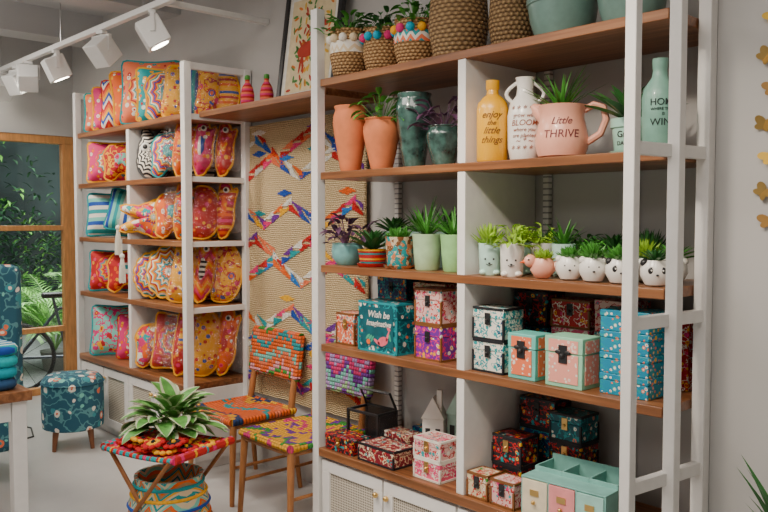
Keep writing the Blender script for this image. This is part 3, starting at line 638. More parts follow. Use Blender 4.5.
def critter(x,y,z,kind,label,mat,plant,fh,seed):
    t=thing('animal_planter',label,'planter','animal planters on the shelf')
    if kind=='tall':
        h=.125; pr=[(.038,0),(.042,.006),(.046,h*.9),(.047,h),(.041,h),(.036,h*.85),(0,h*.84)]; mesh(MB().lathe(pr,n=24),'pot_body',mat,t); eh=.06
        m=MB()
        for s in(-1,1): m.ball((s*.025,-.03,.012),.016,0,10,.7)
        mesh(m,'foot',mat,t)
    elif kind=='bird':
        h=.075; pr=[(.02,0),(.03,.006),(.046,.03),(.044,.055),(.034,h),(.03,h),(.028,.06),(0,.06)]; mesh(MB().lathe(pr,n=24,sy=1),'pot_body',mat,t)
        mesh(MB().ball((-.045,-.01,.065),.024,0),'head',mat,t); mesh(MB().tube([(-.065,-.015,.063),(-.082,-.02,.058)],[.007,.001],8),'beak',flat('felt_orange2',O,.5),t)
        mesh(MB().tube([(.035,0,.04),(.06,0,.06),(.075,0,.085)],[.018,.012,.004],8),'tail',mat,t)
        mesh(MB().ball((-.05,-.032,.07),.004,0).ball((-.062,.006,.07),.004,0),'eye',BLACK,t)
    else:
        h=.085; pr=[(.02,0),(.034,.005),(.05,.035),(.049,.06),(.036,.08),(.034,h),(.03,h),(.028,.07),(0,.07)]; mesh(MB().lathe(pr,n=24),'pot_body',mat,t); eh=.05
    if kind!='bird':
        for s in(-1,1):
            em=BLACK if kind=='panda' else mat
            if kind!='tall': mesh(MB().ball((s*.036,-.008,.076),.014,0,12),'ear',em,t)
            rr=.046 if kind=='tall' else .0485
            if kind=='panda': mesh(MB().ball((s*.018,-rr+.006,eh+.002),.011,0,12,1.1,1,.5),'eye_patch',BLACK,t); mesh(MB().ball((s*.018,-rr-.0005,eh+.003),.003,0,8),'eye',WHC,t)
            else: mesh(MB().ball((s*.016,-rr+.005,eh+.004),.004,0,10),'eye',BLACK,t)
        mesh(MB().ball((0,-rr-.001,eh-.012),.005,0,10,.7),'nose',BLACK,t)
        if kind=='tall': mesh(MB().tube([(-.012,-.046,.045),(0,-.048,.04),(.012,-.046,.045)],.0015,5),'mouth',BLACK,t)
    mesh(MB().lathe([(.03,h*.84),(0,h*.86)],n=16),'soil',SOIL,t)
    foliage(plant[0],plant[1],.03,fh,t,h*.84,seed)
    put(t,x,y,z,rz=rad(35)); return t
critter(-2.025,2.42,z,'tall','pale mint planter with a painted face and lime succulents',PMINT,('succ',LEAFL),.125,1)
critter(-1.91,2.41,z,'tall','white planter with a sleepy face and lime succulents',WHC,('bush',LEAFL),.12,2)
critter(-1.775,2.42,z,'bird','pink bird shaped planter with a small succulent',PINK,('fat',LEAFL),.09,3)
critter(-1.665,2.43,z,'cat','white cat shaped planter with green succulent',WHC,('fat',LEAF),.10,4)
critter(-1.56,2.42,z,'cat','white rabbit faced planter with green succulent',WHC,('succ',LEAF),.09,5)
critter(-1.455,2.42,z,'panda','black and white panda planter with succulent',WHC,('fat',LEAF),.12,6)
critter(-1.325,2.42,z,'panda','panda planter with dark green succulent',WHC,('rosette',LEAFD),.08,7)
for i,x in enumerate((-1.98,-1.88,-1.78)): critter(x,2.56,z,'tall','planter with a painted face in the rear row',PMINT if i!=1 else WHC,(('succ','bush','spiky')[i],LEAFL if i<2 else LEAF),.12,30+i)
for i,x in enumerate((-1.66,-1.55,-1.44,-1.34)): critter(x,2.56,z,'cat','white animal planter in the rear row',WHC,(('bush','fat','succ','rosette')[i],(LEAF,LEAFD,LEAFL,LEAF)[i]),.10,40+i)
for i,x in enumerate((-1.92,-1.78,-1.64,-1.5)): potted(x,2.69,z,.035,.045,.1,SAGE,'small grey green pot in the rear row',fol=('succ','bush','rosette','succ')[i],fm=LEAFD,fh=.12 if i!=1 else .11,seed=50+i)
def basket(x,y,z,r,h,mat,label,pom=None,handles=False,belly=1.1,band=None,plant=None):
    t=thing('basket',label,'basket','baskets on the top board')
    pr=[(r*.8,0),(r*.9,.008),(r*belly,h*.45),(r,h*.97),(r*1.02,h),(r*.95,h),(r*.9,h*.5),(0,.03)]
    mesh(MB().lathe(pr,n=36),'basket_body',mat,t); rf=profr(pr)
    if band: mesh(MB().lathe([(rf(h*.5)+.002,h*.5),(rf(h*.62)+.003,h*.62),(rf(h*.75)+.002,h*.75)],n=36),'band',band,t)
    if pom:
        n=12
        for i in range(n):
            a=2*math.pi*i/n; mesh(MB().ball((r*1.09*math.cos(a),r*1.09*math.sin(a),h*.8),.02,0,10),'pompom',flat('pompom_%s'%str(pom[i%len(pom)]),pom[i%len(pom)],.95,bump=.5,scale=120),t)
    if handles:
        for s in(0,1):
            a=rad(-57+90)+math.pi*s; mesh(MB().tube([(r*math.cos(a+q),r*math.sin(a+q),h-.01+.025*math.sin(math.pi*(q+.35)/.7)) for q in [(-.35+.7*k/8) for k in range(9)]],.006,6),'handle',mat,t)
    if plant: mesh(MB().lathe([(r*.85,h*.8),(0,h*.82)],n=20),'soil',SOIL,t); foliage('bush',plant,r,.17,t,h*.82,int(abs(x)*100))
    put(t,x,y,z); return t
z=RT[0]
basket(-2.90,2.44,z,.085,.22,STRAW,'woven jute basket with a cream band and leafy plant',pom=[W,CR],band=pat('zig',[W,CR,W],30),handles=True,plant=LEAF)
basket(-2.71,2.48,z,.085,.20,STRAW,'jute basket with turquoise and pink pompoms and a plant',pom=[(.0,.4,.6),(.0,.4,.6),P],handles=True,plant=LEAFD)
basket(-2.50,2.48,z,.088,.20,STRAW,'jute basket with coral and turquoise pompoms and a plant',pom=[P,(.0,.4,.6),Y],handles=True,band=pat('zig',[CO,W,TQ],30),plant=LEAF)
basket(-2.27,2.5,z,.115,.30,STRAWD,'tall plain seagrass basket')
basket(-2.03,2.55,z,.085,.26,STRAWD,'dark woven seagrass basket')
for x,r_,h_,l in((-1.775,.13,.16,'large sage green ceramic planter'),(-1.49,.12,.15,'grey green ceramic planter on the top board')):
    potted(x,2.53,z,.09,r_,h_,flat('celadon_glaze',(.17,.30,.26),.35,coat=.3),l,prof=[(r_*.7,0),(r_*.75,.01),(r_*.93,h_*.5),(r_,h_*.85),(r_*1.04,h_*.87),(r_*1.04,h_),(r_*.95,h_),(r_*.9,h_*.8),(0,h_*.78)],fol='bush',fm=LEAF,fh=.2)
# ------------------------------------------------------------ trunk boxes
def trunk(x,y,z,w,d,h,mat,label,trim=None,clasp=True,rz=0,group='decorative boxes on the shelves',txt=None,panel=None,lidm=None,fig=False):
    t=thing('storage_box',label,'box',group)
    hb=h*.68
    mesh(MB().box((-w/2,-d/2,0),(w/2,d/2,hb-.001)),'box_body',mat,t,.002)
    mesh(MB().box((-w/2-.002,-d/2-.002,hb),(w/2+.002,d/2+.002,h)),'lid',lidm or mat,t,.003)
    if trim:
        m=MB(); e=.008
        for sx in(-1,1):
            for sy in(-1,1): m.box((sx*w/2-e/2,sy*d/2-e/2,.001),(sx*w/2+e/2,sy*d/2+e/2,hb-.002))
        for sy in(-1,1): m.box((-w/2,sy*d/2-e/2,h-.008),(w/2,sy*d/2+e/2,h+.001)).box((-w/2,sy*d/2-e/2,0),(w/2,sy*d/2+e/2,.008))
        for sx in(-1,1): m.box((sx*w/2-e/2,-d/2,h-.008),(sx*w/2+e/2,d/2,h+.001)).box((sx*w/2-e/2,-d/2,0),(sx*w/2+e/2,d/2,.008))
        mesh(m,'trim_edge',trim,t)
    if panel:
        i=.016; mesh(MB().box((-w/2+i,-d/2-.003,i),(w/2-i,-d/2-.0005,hb-.004)).box((w/2+.0005,-d/2+i,i),(w/2+.003,d/2-i,hb-.004)).box((-w/2+i,-d/2-.004,hb+.004),(w/2-i,-d/2-.0022,h-.01)).box((w/2+.0022,-d/2+i,hb+.004),(w/2+.004,d/2-i,h-.01)),'front_panel',panel,t)
    if clasp:
        s=1.6 if panel else 1.15
        m=MB().box((-.011*s,-d/2-.007,hb-.022*s),(.011*s,-d/2-.003,hb+.018*s)).ball((0,-d/2-.009,hb-.008),.006*s,0,8)
        if panel:
            for sg in(-1,1): m.ball((sg*.02,-d/2-.006,hb+.004),.013,0,8,.6,1,.3)
        mesh(m,'clasp',BLACK if clasp!='b' else BRASS,t,label='small metal clasp')
    if txt:
        mesh(MB().box((-w/2+.03,-d/2-.0035,.03),(w/2-.02,-d/2-.0021,h-.022)),'front_label',flat('deep_teal_print',(.005,.11,.14),.45,noise=.2),t)
        for s_,sz,zz in txt[1]: lettering(s_,sz,txt[0],t,None,0,0,flatpos=(.012,-d/2-.004,zz),shear=.2,bold=.0006)
    if fig:
        m=MB()
        def el(cx,cz,a,b,an,mi):
            m.add([(cx+a*math.cos(q)*math.cos(an)-b*math.sin(q)*math.sin(an),-d/2-.0042-.0001*mi,cz+a*math.cos(q)*math.sin(an)+b*math.sin(q)*math.cos(an)) for q in [k*math.pi/8 for k in range(16)]],[tuple(range(16))],mi)
        el(.04,.055,.034,.02,.3,0); el(.072,.082,.028,.006,1.2,0); el(.078,.112,.012,.007,-.4,0); el(.0,.05,.022,.008,-.5,0)
        for lx in(-.06,-.045,-.03,.085): el(lx,.05+.3*abs(lx),.018,.006,1.2+lx*8,1)
        el(-.055,.045,.012,.012,0,2)
        mesh(m,'painted_figure',[flat('pink_ink',(.9,.14,.2),.6),flat('leaf_ink',(.05,.4,.25),.6),flat('orange_ink',O,.6)],t)
    put(t,x,y,z,rz=rad(rz)); return t
bx_red=pat('floral',[CO,W,R,R,TQ],45,.4);bx_teal=pat('floral',[(.005,.1,.13),TQ,TQ,CO,W],38,.4);bx_dk=pat('floral',[NV,TQ,TQ,R,Y],45,.4);bx_wp=pat('floral',[(.8,.5,.46),R,P,W,TQ],45,.4)
bx_pu=pat('floral',[PU,P,P,W,Y],45,.4);bx_tp=pat('floral',[W,TQ,TQ,NV,TQ],50,.4);bx_blue=pat('floral',[(.005,.25,.42),TQ,W,CO,Y,LT],60,.4)
bx_k=pat('floral',[K,R,R,Y,TQ],50,.4);bx_pk=pat('floral',[(.82,.12,.22),W,P,P,W],50,.4);bx_bg=pat('floral',[CR,R,R,G,W],50,.4);bx_rr=pat('floral',[R,W,P,Y,R],50,.4)
bx_mx=pat('floral',[(.25,.015,.03),CR,W,TQ,CR,R],42,.4)
TRB=flat('trim_brown',BR,.5);TRW=flat('trim_white',W,.5);TRK=flat('trim_black',K,.5); MINT2=flat('mint_board',(.3,.66,.44),.5);MINT3=flat('aqua_board',(.14,.56,.48),.5)
z=RT[3]
trunk(-2.90,2.46,z,.13,.1,.15,bx_red,'coral patterned box with brass clasp',TRB,'b')
trunk(-2.63,2.44,z,.25,.14,.225,bx_teal,'large deep teal box with white lettering and pink bird',flat('trim_teal_dark',(.01,.3,.35),.5),False,txt=(WHC,[('Wish be',.042,.158),('Imaginative',.036,.12)]),fig=True)
trunk(-2.345,2.46,z,.15,.12,.15,bx_pu,'purple floral trunk box',TRB,True); trunk(-2.345,2.46,z+.152,.15,.12,.15,bx_wp,'pale pink floral trunk box stacked on a purple one',TRB,True)
trunk(-2.8,2.68,z,.2,.13,.18,bx_red,'red box in the rear row'); trunk(-2.8,2.68,z+.182,.2,.13,.135,bx_dk,'navy patterned box stacked in the rear row')
trunk(-2.55,2.68,z,.2,.13,.18,bx_teal,'teal box in the rear row'); trunk(-2.55,2.68,z+.182,.2,.13,.12,bx_bg,'beige patterned box stacked in the rear row')
trunk(-2.31,2.68,z,.2,.13,.2,bx_dk,'dark patterned box in the rear row')
for k in(0,1): trunk(-2.0,2.44,z+k*.127,.15,.12,.125,bx_tp,'white and teal patterned trunk box in a stack',TRK,True)
trunk(-1.83,2.42,z,.125,.1,.17,MINT3,'aqua box with coral panels and dark clasp',None,True,panel=pat('dots',[CO,CO,W],70,.5)); trunk(-1.64,2.42,z,.155,.115,.18,MINT2,'mint green box with pink panels and dark bow clasp',None,True,panel=pat('dots',[(.9,.36,.28),(.9,.36,.28),W],70,.5))
for k in range(4): trunk(-1.42,2.46,z+k*.0725,.18,.14,.0715,bx_blue,'turquoise floral flat box in a tall stack',None,False)
trunk(-1.98,2.68,z,.16,.12,.16,bx_dk,'dark patterned box in the rear row'); trunk(-1.98,2.68,z+.162,.16,.12,.14,bx_k,'black floral box stacked in the rear row',TRK)
trunk(-1.79,2.68,z,.17,.12,.17,bx_pk,'pink patterned box in the rear row'); trunk(-1.79,2.68,z+.172,.17,.12,.11,bx_rr,'red and white box stacked in the rear row',TRB)
trunk(-1.6,2.68,z,.16,.12,.17,bx_tp,'white and teal box in the rear row'); trunk(-1.6,2.68,z+.172,.16,.12,.12,bx_wp,'pale pink box stacked in the rear row')
trunk(-1.4,2.68,z,.18,.12,.24,bx_rr,'tall red box in the rear row')
z=RT[4]
trunk(-2.88,2.405,z,.2,.11,.075,bx_k,'flat black floral box',None,'b'); trunk(-2.62,2.42,z,.23,.14,.08,bx_mx,'flat maroon, cream and teal patterned box',TRK,False)
for k in(0,1): trunk(-2.32,2.43,z+k*.087,.15,.12,.086,bx_pk if k==0 else bx_wp,'pink patterned drawer box in a stack of two',TRW,'b')
trunk(-2.70,2.60,z,.16,.1,.09,bx_mx,'small maroon box behind the flat boxes',None,False); trunk(-2.64,2.73,z,.16,.1,.1,bx_dk,'small navy box at the back')
for k in(0,1,2): trunk(-1.96,2.70,z+k*.122,.17,.11,.12,bx_dk if k%2 else bx_k,'dark floral box in a stack of three',TRK,True)
for k in(0,1): trunk(-1.99,2.54,z+k*.117,.14,.11,.115,bx_k,'black floral box in a stack of two',TRK,'b')
for k in(0,1,2): trunk(-1.80,2.67,z+k*.112,.14,.12,.11,bx_k if k<2 else bx_teal,'dark box in a stack beside the floral ones',TRK,'b')
trunk(-2.03,2.40,z,.1,.09,.1,bx_bg,'small beige floral box with a clasp',TRB); trunk(-1.905,2.40,z,.11,.09,.1,bx_wp,'small cream and red patterned box',TRB)
def openbox(x,y,z,rz):
    t=thing('glass_box','black framed glass display box with its lid propped open','box'); w,d,h=.10,.065,.17; e=.006; m=MB()
    for sx in(-1,1):
        for sy in(-1,1): m.box((sx*w-e,sy*d-e,0),(sx*w+e,sy*d+e,h))
    for zz in(0,h-2*e):
        for sy in(-1,1): m.box((-w,sy*d-e,zz),(w,sy*d+e,zz+2*e))
        for sx in(-1,1): m.box((sx*w-e,-d,zz),(sx*w+e,d,zz+2*e))
    m.box((-w,-d,.0),(w,d,.006)).box((-w,d-.003,.006),(w,d,h)); mesh(m,'frame',BLACK,t,.001)
    m=MB(); a=rad(62)
    def L_(u,v): return (u,d-v*math.cos(a),h+v*math.sin(a))
    m.tube([L_(-w,0),L_(w,0),L_(w,1.5*d),L_(-w,1.5*d)],.008,4,closed=True); mesh(m,'lid',BLACK,t)
    gmm,_,gbb=newmat('display_glass'); gbb.inputs['Transmission Weight'].default_value=1; gbb.inputs['Roughness'].default_value=.03; gbb.inputs['IOR'].default_value=1.1
    mesh(MB().box((-w+e,-d-.001,.012),(w-e,-d+.001,h-.013)).box((w-.001,-d+e,.012),(w+.001,d-e,h-.013)),'glass_pane',gmm,t,smooth=0)
    put(t,x,y,z,rz=rad(rz))
openbox(-2.885,2.565,z,4)
MINTC=flat('mint_ceramic',(.45,.68,.58),.35,coat=.3)
for i,(hx,hy,hs,rz_,mt_,lb) in enumerate(((-2.515,2.62,1.45,30,WHC,'tall white ceramic house figure with pitched roof'),(-2.42,2.70,1.6,10,MINTC,'pale mint ceramic house figure with pitched roof'),(-2.33,2.63,1.2,40,WHC,'white ceramic house figure behind the pink boxes'))):
    t=thing('candle_house',lb,'ornament','ceramic houses'); s=hs; q=.85*s
    m=MB().box((-.04*q,-.03*q,0),(.04*q,.03*q,.13*s)); m.add([(-.045*q,-.035*q,.13*s),(.045*q,-.035*q,.13*s),(.045*q,.035*q,.13*s),(-.045*q,.035*q,.13*s),(0,-.035*q,.2*s),(0,.035*q,.2*s)],[(0,1,4),(2,3,5),(1,2,5,4),(3,0,4,5),(0,3,2,1)]); mesh(m,'house_body',mt_,t,.002,smooth=0)
    mesh(MB().box((.012*q,-.02*q,.15*s),(.03*q,0,.22*s)),'chimney',mt_,t); mesh(MB().box((-.01*q,-.032*q,.0),(.01*q,-.0305*q,.05*s)).box((-.028*q,-.032*q,.07*s),(-.01*q,-.0305*q,.1*s)).box((.01*q,-.032*q,.07*s),(.028*q,-.0305*q,.1*s)),'window_opening',BLACK,t); put(t,hx,hy,z,rz=rad(rz_))
def organiser(x,y,z):
    t=thing('drawer_organiser','seafoam painted organiser with open compartments and three little drawers','organiser'); w,d,h=.34,.22,.17
    tm=flat('seafoam_paint',(.22,.5,.44),.5); b=.006; hd=.148
    m=MB().box((-w/2,-d/2,0),(w/2,d/2,b)).box((-w/2,d/2-b,b),(w/2,d/2,h+.02)).box((-w/2,-d/2+.09,b),(w/2,-d/2+.09+b,h)).box((-w/2,-d/2,hd),(w/2,-d/2+.09,hd+b))
    for i in range(4):
        xx=-w/2+i*(w-b)/3; m.box((xx,-d/2,b),(xx+b,-d/2+.09,hd)); m.box((xx,-d/2+.09,b),(xx+b,d/2-b,h))
    mesh(m,'organiser_body',tm,t,.001)
    for i,c in enumerate((flat('cream_front',(.8,.7,.5),.5),flat('pink_front',(.85,.3,.3),.5),flat('pale_teal_front',(.35,.66,.58),.5))):
        a=-w/2+b+i*(w-b)/3+.001; wd_=(w-b)/3-b-.002; dr=mesh(MB().box((a,-d/2-.004,b+.002),(a+wd_,-d/2+.08,hd-.003)),'drawer',c,t,.001)
        mesh(MB().box((a+wd_/2-.018,-d/2-.007,hd*.6),(a+wd_/2+.018,-d/2-.0045,hd*.6+.022)).ball((a+wd_/2,-d/2-.013,hd*.45),.008,0,10),'drawer_pull',BRASS,dr)
    put(t,x,y,z,rz=rad(4))
organiser(-1.64,2.46,z)
# ------------------------------------------------------------ chairs
def chair(x,y,pal,pal2,label,rz=0,zf=.12,w=.46,d=.42,sc=2.7):
    t=thing('dining_chair',label,'chair'); wd=flat('oak_chair',(.40,.16,.05),.45,noise=.2,scale=10,stretch=(6,6,1))
    for sx in(-1,1): mesh(MB().tube([(sx*(w/2)*1.0,-d/2-.005,0),(sx*(w/2-.02),-d/2+.02,.46)],[.013,.02],10),'leg',wd,t)
    for sx in(-1,1): mesh(MB().tube([(sx*w/2,d/2+.03,0),(sx*(w/2-.02),d/2-.02,.44),(sx*(w/2-.025),d/2+.01,.62),(sx*(w/2-.03),d/2+.045,.885)],[.013,.02,.018,.013],10),'leg',wd,t,label='tall rear leg rising to hold the backrest')
    m=MB()
    for sx in(-1,1): m.tube([(sx*(w/2-.02),-d/2+.02,.42),(sx*(w/2-.02),d/2-.02,.42)],.015,8).tube([(sx*(w/2-.012),-d/2+.01,.2),(sx*(w/2-.012),d/2+.01,.2)],.009,8)
    for yy in(-d/2+.02,d/2-.02): m.tube([(-w/2+.02,yy,.42),(w/2-.02,yy,.42)],.015,8)
    mesh(m,'frame_rail',wd,t)
    n=12; m=MB()
    for side in(0,1):
        o=[];fs=[]
        for j in range(n+1):
            for i in range(n+1):
                u=i/n*2-1;v=j/n*2-1; zz=.465-.02*(1-u*u)*(1-v*v) - side*.03; o.append((u*w/2*.99,v*d/2*.99,zz))
        for j in range(n):
            for i in range(n):
                a=j*(n+1)+i; q=(a,a+1,a+n+2,a+n+1); fs.append(q if side==0 else q[::-1])
        m.add(o,fs)
    for s in(-1,1): m.tube([(s*w/2*.98,-d/2*.97,.45),(s*w/2*.98,d/2*.97,.45)],.019,10).tube([(-w/2*.97,s*d/2*.98,.45),(w/2*.97,s*d/2*.98,.45)],.019,10)
    mesh(m,'seat',pat('cord',pal,sc,.85,0,'xy',zf),t,label='colourful handwoven cord seat')
    m=MB(); n=10; hw=w/2+.004; zl,zh=.635,.87
    for side in(0,1):
        vs=[];fs=[]
        for j in range(n+1):
            for i in range(n+1):
                u=i/n*2-1;v=j/n; vs.append((u*hw,d/2+.012+.03*v+.008*(1-u*u)+(-.020 if side==0 else .020),zl+(zh-zl)*v))
        for j in range(n):
            for i in range(n):
                a=j*(n+1)+i;q=(a,a+1,a+n+2,a+n+1);fs.append(q if side==0 else q[::-1])
        m.add(vs,fs)
    for v_ in(0,1): m.tube([((i/8*2-1)*hw,d/2+.012+.03*v_+.008*(1-(i/8*2-1)**2),zl+(zh-zl)*v_) for i in range(9)],.021,8)
    for s in(-1,1): m.tube([(s*hw,d/2+.012,zl),(s*hw,d/2+.042,zh)],.021,8)
    mesh(m,'backrest',pat('cord',pal2,sc*1.3,.85,0,'xz',zf),t,label='colourful handwoven cord backrest')
    put(t,x,y,0,rz=rad(rz)); return t
LV=(.45,.3,.6); LG=(.35,.62,.3); LP=(.85,.35,.4)
chair(-3.90,2.47,[O,O,O,TQ,O,CO,O,Y,NV,O],[O,TQ,CO,O,G,LP,O,CO,LT,O],'oak dining chair with orange and teal woven cord seat',zf=.06)
chair(-3.278,2.44,[Y,Y,PU,Y,P,Y,Y,G,PU,Y],[LV,P,PU,LG,LV,LT,PU,P],'oak dining chair with purple and yellow woven cord seat',zf=.13,w=.44,d=.48)
# ------------------------------------------------------------ plant stand
def stand(x,y):
    t=thing('folding_side_table','folding wooden side table with a red handwoven top','table'); w=.215;d=.18;H=.51; wd=flat('teak_dark',(.3,.11,.03),.5,noise=.2)
    for sy_ in(-1,1):
        for s in(-1,1): mesh(MB().tube([(s*w*1.05,sy_*(d-.012*s),0),(-s*w*.9,sy_*(d-.012*s),H-.01)],.010,8),'leg',wd,t)
    m=MB()
    for s in(-1,1): m.tube([(s*w*.9,-d,H-.01),(s*w*.9,d,H-.01)],.012,8).tube([(s*w*1.03,-d,.03),(s*w*1.03,d,.03)],.008,8)
    mesh(m,'crossbar',wd,t)
    m=MB(); n=12
    vs=[];fs=[]
    for j in range(n+1):
        for i in range(n+1):
            u=i/n*2-1;v=j/n*2-1; vs.append((u*w,v*d*1.04,H+.006-.010*(1-u*u)))
    for j in range(n):
        for i in range(n): a=j*(n+1)+i; fs.append((a,a+1,a+n+2,a+n+1))
    m.add(vs,fs); m.add([(a,b,c-.012) for a,b,c in vs],[f[::-1] for f in fs])
    for s in(-1,1): m.tube([(s*w,-d*1.04,H),(s*w,d*1.04,H)],.02,8)
    for s in(-1,1): m.tube([((u/6*2-1)*w,s*d*1.04,H-.002-.010*(1-(u/6*2-1)**2)) for u in range(7)],.012,8)
    mesh(m,'table_top',pat('weave',[R,R,P,R,TQ,R,Y],50,.85,0,'xy'),t,label='red woven cord top')
    put(t,x,y,0,rz=rad(18))
SX,SY=-3.34,1.72
stand(SX,SY)
t=thing('woven_basket','round teal and yellow woven basket under the side table','basket')
mesh(MB().lathe([(.10,0),(.15,.02),(.185,.14),(.18,.26),(.15,.36),(.155,.38),(.14,.38),(.13,.3),(.14,.2),(0,.05)],n=36),'basket_body',pat('zig',[TQ,CR,Y,TQ,(.45,.25,.1),O,LT,CR],16,.9),t)
for zz,c in((.1,TQ),(.15,Y),(.2,O),(.25,B),(.3,Y),(.345,TQ)):
    rr=profr([(.10,0),(.15,.02),(.185,.14),(.18,.26),(.15,.36)])(zz); mesh(MB().tube([(rr*math.cos(a),rr*math.sin(a),zz) for a in [k*math.pi/18 for k in range(36)]],.008,6,closed=True),'coil_band',flat('coil_%s'%str(c),c,.9,bump=.6,scale=90),t)
put(t,SX,SY,0)
t=thing('potted_hosta','bushy broad leaf green and cream plant in a low pot','plant')
mesh(MB().lathe([(.05,0),(.06,.006),(.068,.032),(.07,.036),(.064,.036),(0,.03)],n=28),'pot_body',TERR,t); mesh(MB().lathe([(.062,.031),(0,.034)],n=20),'soil',SOIL,t)
m=MB(); random.seed(8)
for i in range(54):
    a=i*2.4+random.uniform(-.3,.3); el=.25+1.15*(i/54)+random.uniform(-.1,.1); L=random.uniform(.08,.14); b0=(.03*math.cos(i),.03*math.sin(i),.035)
    tip=Vector(b0)+Vector((math.cos(a)*math.cos(el),math.sin(a)*math.cos(el),math.sin(el)))*L
    m.tube([b0,tip],.003,4,0); m.leaf(tip,a+random.uniform(-.4,.4),el-random.uniform(.1,.6),random.uniform(.13,.18),random.uniform(.075,.10),random.uniform(.5,.9),0,8,'lance',.12,edge=1,ew=random.uniform(.28,.38))
zmin=.012
for v in m.v:
    if v.z<zmin: v.z=zmin+(v.z-zmin)*.05
mesh(m,'foliage',[flat('hosta_green',(.12,.36,.07),.5,noise=.4,scale=30),flat('hosta_cream',(.6,.66,.42),.55,noise=.2,scale=30)],t,smooth=60); put(t,SX-.07,SY+.05,.513)
def trivet(x,y,z,c,rz,rx=0,s=1.2):
    m=MB()
    for k in range(9):
        a=k*2*math.pi/9; m.ball((.034*s*math.cos(a),.034*s*math.sin(a),.008),.013*s,0,8,.6)
    for k in range(6):
        a=k*math.pi/3; m.ball((.017*s*math.cos(a),.017*s*math.sin(a),.011),.010*s,1,8,.6)
    m.ball((0,0,.014),.009*s,2,8)
    t=mesh(m,'crochet_coaster',[flat('yarn%s'%str(c[0]),c[0],.98,bump=1,scale=90),flat('yarn%s'%str(c[1]),c[1],.98,bump=1,scale=90),flat('yarn%s'%str(c[2]),c[2],.98)],None)
    tag(t,'small red and yellow crocheted flower coaster on the side table','coaster','crochet coasters'); put(t,x,y,z,rz=rz,rx=rx)
for i,(dx,dy,dz,tl) in enumerate(((.06,-.13,0,0),(.14,-.09,0,0),(.165,.0,0,0),(-.03,-.13,0,0),(.16,.09,0,0),(-.11,-.14,0,0),(.10,-.12,.02,.25),(.01,-.13,.02,-.2),(.15,-.05,.02,.2),(.08,-.05,0,.5),(.10,.03,0,.4),(-.07,-.12,.02,.1),(.12,-.02,.02,.1))): trivet(SX+dx,SY+dy,.522+dz,[(R,Y,K),(Y,R,K),(R,K,Y)][i%3],0,tl)
# ------------------------------------------------------------ ottoman
FLOR=pat('floral',[(.02,.11,.17),(.1,.3,.33),LT,CO,(.05,.3,.35),W],15,.8)
t=thing('ottoman','round floral upholstered ottoman on short wooden legs','ottoman')
mesh(MB().lathe([(.17,.13),(.195,.14),(.2,.2),(.2,.42),(.195,.46),(.17,.485),(.1,.495),(0,.498)],n=40),'upholstery',FLOR,t)
mesh(MB().tube([(.2*math.cos(k*math.pi/16),.2*math.sin(k*math.pi/16),.44) for k in range(32)],.006,6,closed=True),'piping',FLOR,t)
for k in range(4):
    a=k*math.pi/2+.4; mesh(MB().tube([(.15*math.cos(a),.15*math.sin(a),.14),(.17*math.cos(a),.17*math.sin(a),0)],[.022,.013],10),'leg',flat('walnut_leg',(.22,.08,.03),.4),t)
put(t,-5.40,2.08,0)
t=thing('upholstered_armchair','high-backed armchair in dark blue floral upholstery','armchair')
mesh(MB().box((-.3,-.33,.2),(.3,.33,.44)),'seat_base',FLOR,t,.04); mesh(MB().box((-.3,-.33,.44),(-.16,.33,1.28)),'backrest',FLOR,t,.05)
for s in(-1,1): mesh(MB().box((-.16,s*.29-.045,.44),(.28,s*.29+.045,.64)),'armrest',FLOR,t,.035)
for sx in(-1,1):
    for sy_ in(-1,1): mesh(MB().tube([(sx*.24,sy_*.27,.21),(sx*.26,sy_*.29,0)],[.025,.015],10),'leg',flat('walnut_leg',(.22,.08,.03),.4),t)
put(t,-5.1,1.25,0,rz=math.pi)
t=thing('display_table','white display table with a dark walnut top','table')
mesh(MB().box((-4.35,.3,.82),(-3.30,1.11,.86)),'table_top',WOOD,t,.004)
for lx in(-4.31,-3.345):
    for ly in(.34,1.065): mesh(sq(MB(),lx,ly,0,.82,.055),'leg',WHITE,t,.003)
mesh(MB().box((-4.28,1.05,.74),(-3.375,1.08,.82)).box((-4.28,.33,.74),(-3.375,.36,.82)).box((-3.36,.37,.74),(-3.33,1.035,.82)).box((-4.33,.37,.74),(-4.3,1.035,.82)),'apron',WHITE,t)
mesh(MB().box((-4.28,.37,.22),(-3.375,1.035,.25)),'lower_board',WHITE,t)
def folded(x,y,z,w,d,h,c,label,rz):
    m=MB(); rf=supr(w,d,6,0); n=32; vs=[];fs=[]
    for s_,hh in [(.9,0),(1,.3),(1,.7),(.93,1.0)]:
        for i in range(n): px,py=rf(2*math.pi*i/n); vs.append((px*s_,py*s_,hh*h))
    for j in range(3):
        for i in range(n): k=(i+1)%n; fs.append((j*n+i,j*n+k,(j+1)*n+k,(j+1)*n+i))
    fs.append(tuple(range(n-1,-1,-1)));fs.append(tuple(range(3*n,4*n))); m.add(vs,fs)
    o=mesh(m,'folded_throw',c,None,smooth=50); tag(o,label,'textile','folded throws on the display table'); put(o,x,y,z,rz=rad(rz))
fz=.86
for i,(c,l) in enumerate(((flat('navy_cloth',(.02,.08,.2),.9,bump=.4,scale=60),'navy folded throw at the bottom of a stack'),(flat('turq_cloth',(.0,.36,.46),.9,bump=.4,scale=60),'bright turquoise folded throw'),(flat('cyan_cloth',(.01,.5,.56),.9,bump=.4,scale=60),'turquoise folded throw in a stack'),(pat('stripe',[TQ,W,TQ,B],18,.9,0,'x'),'teal and white striped folded throw on top'))):
    folded(-3.50,.96,fz,.32,.24,.045,c,l,i*2); fz+=.0455
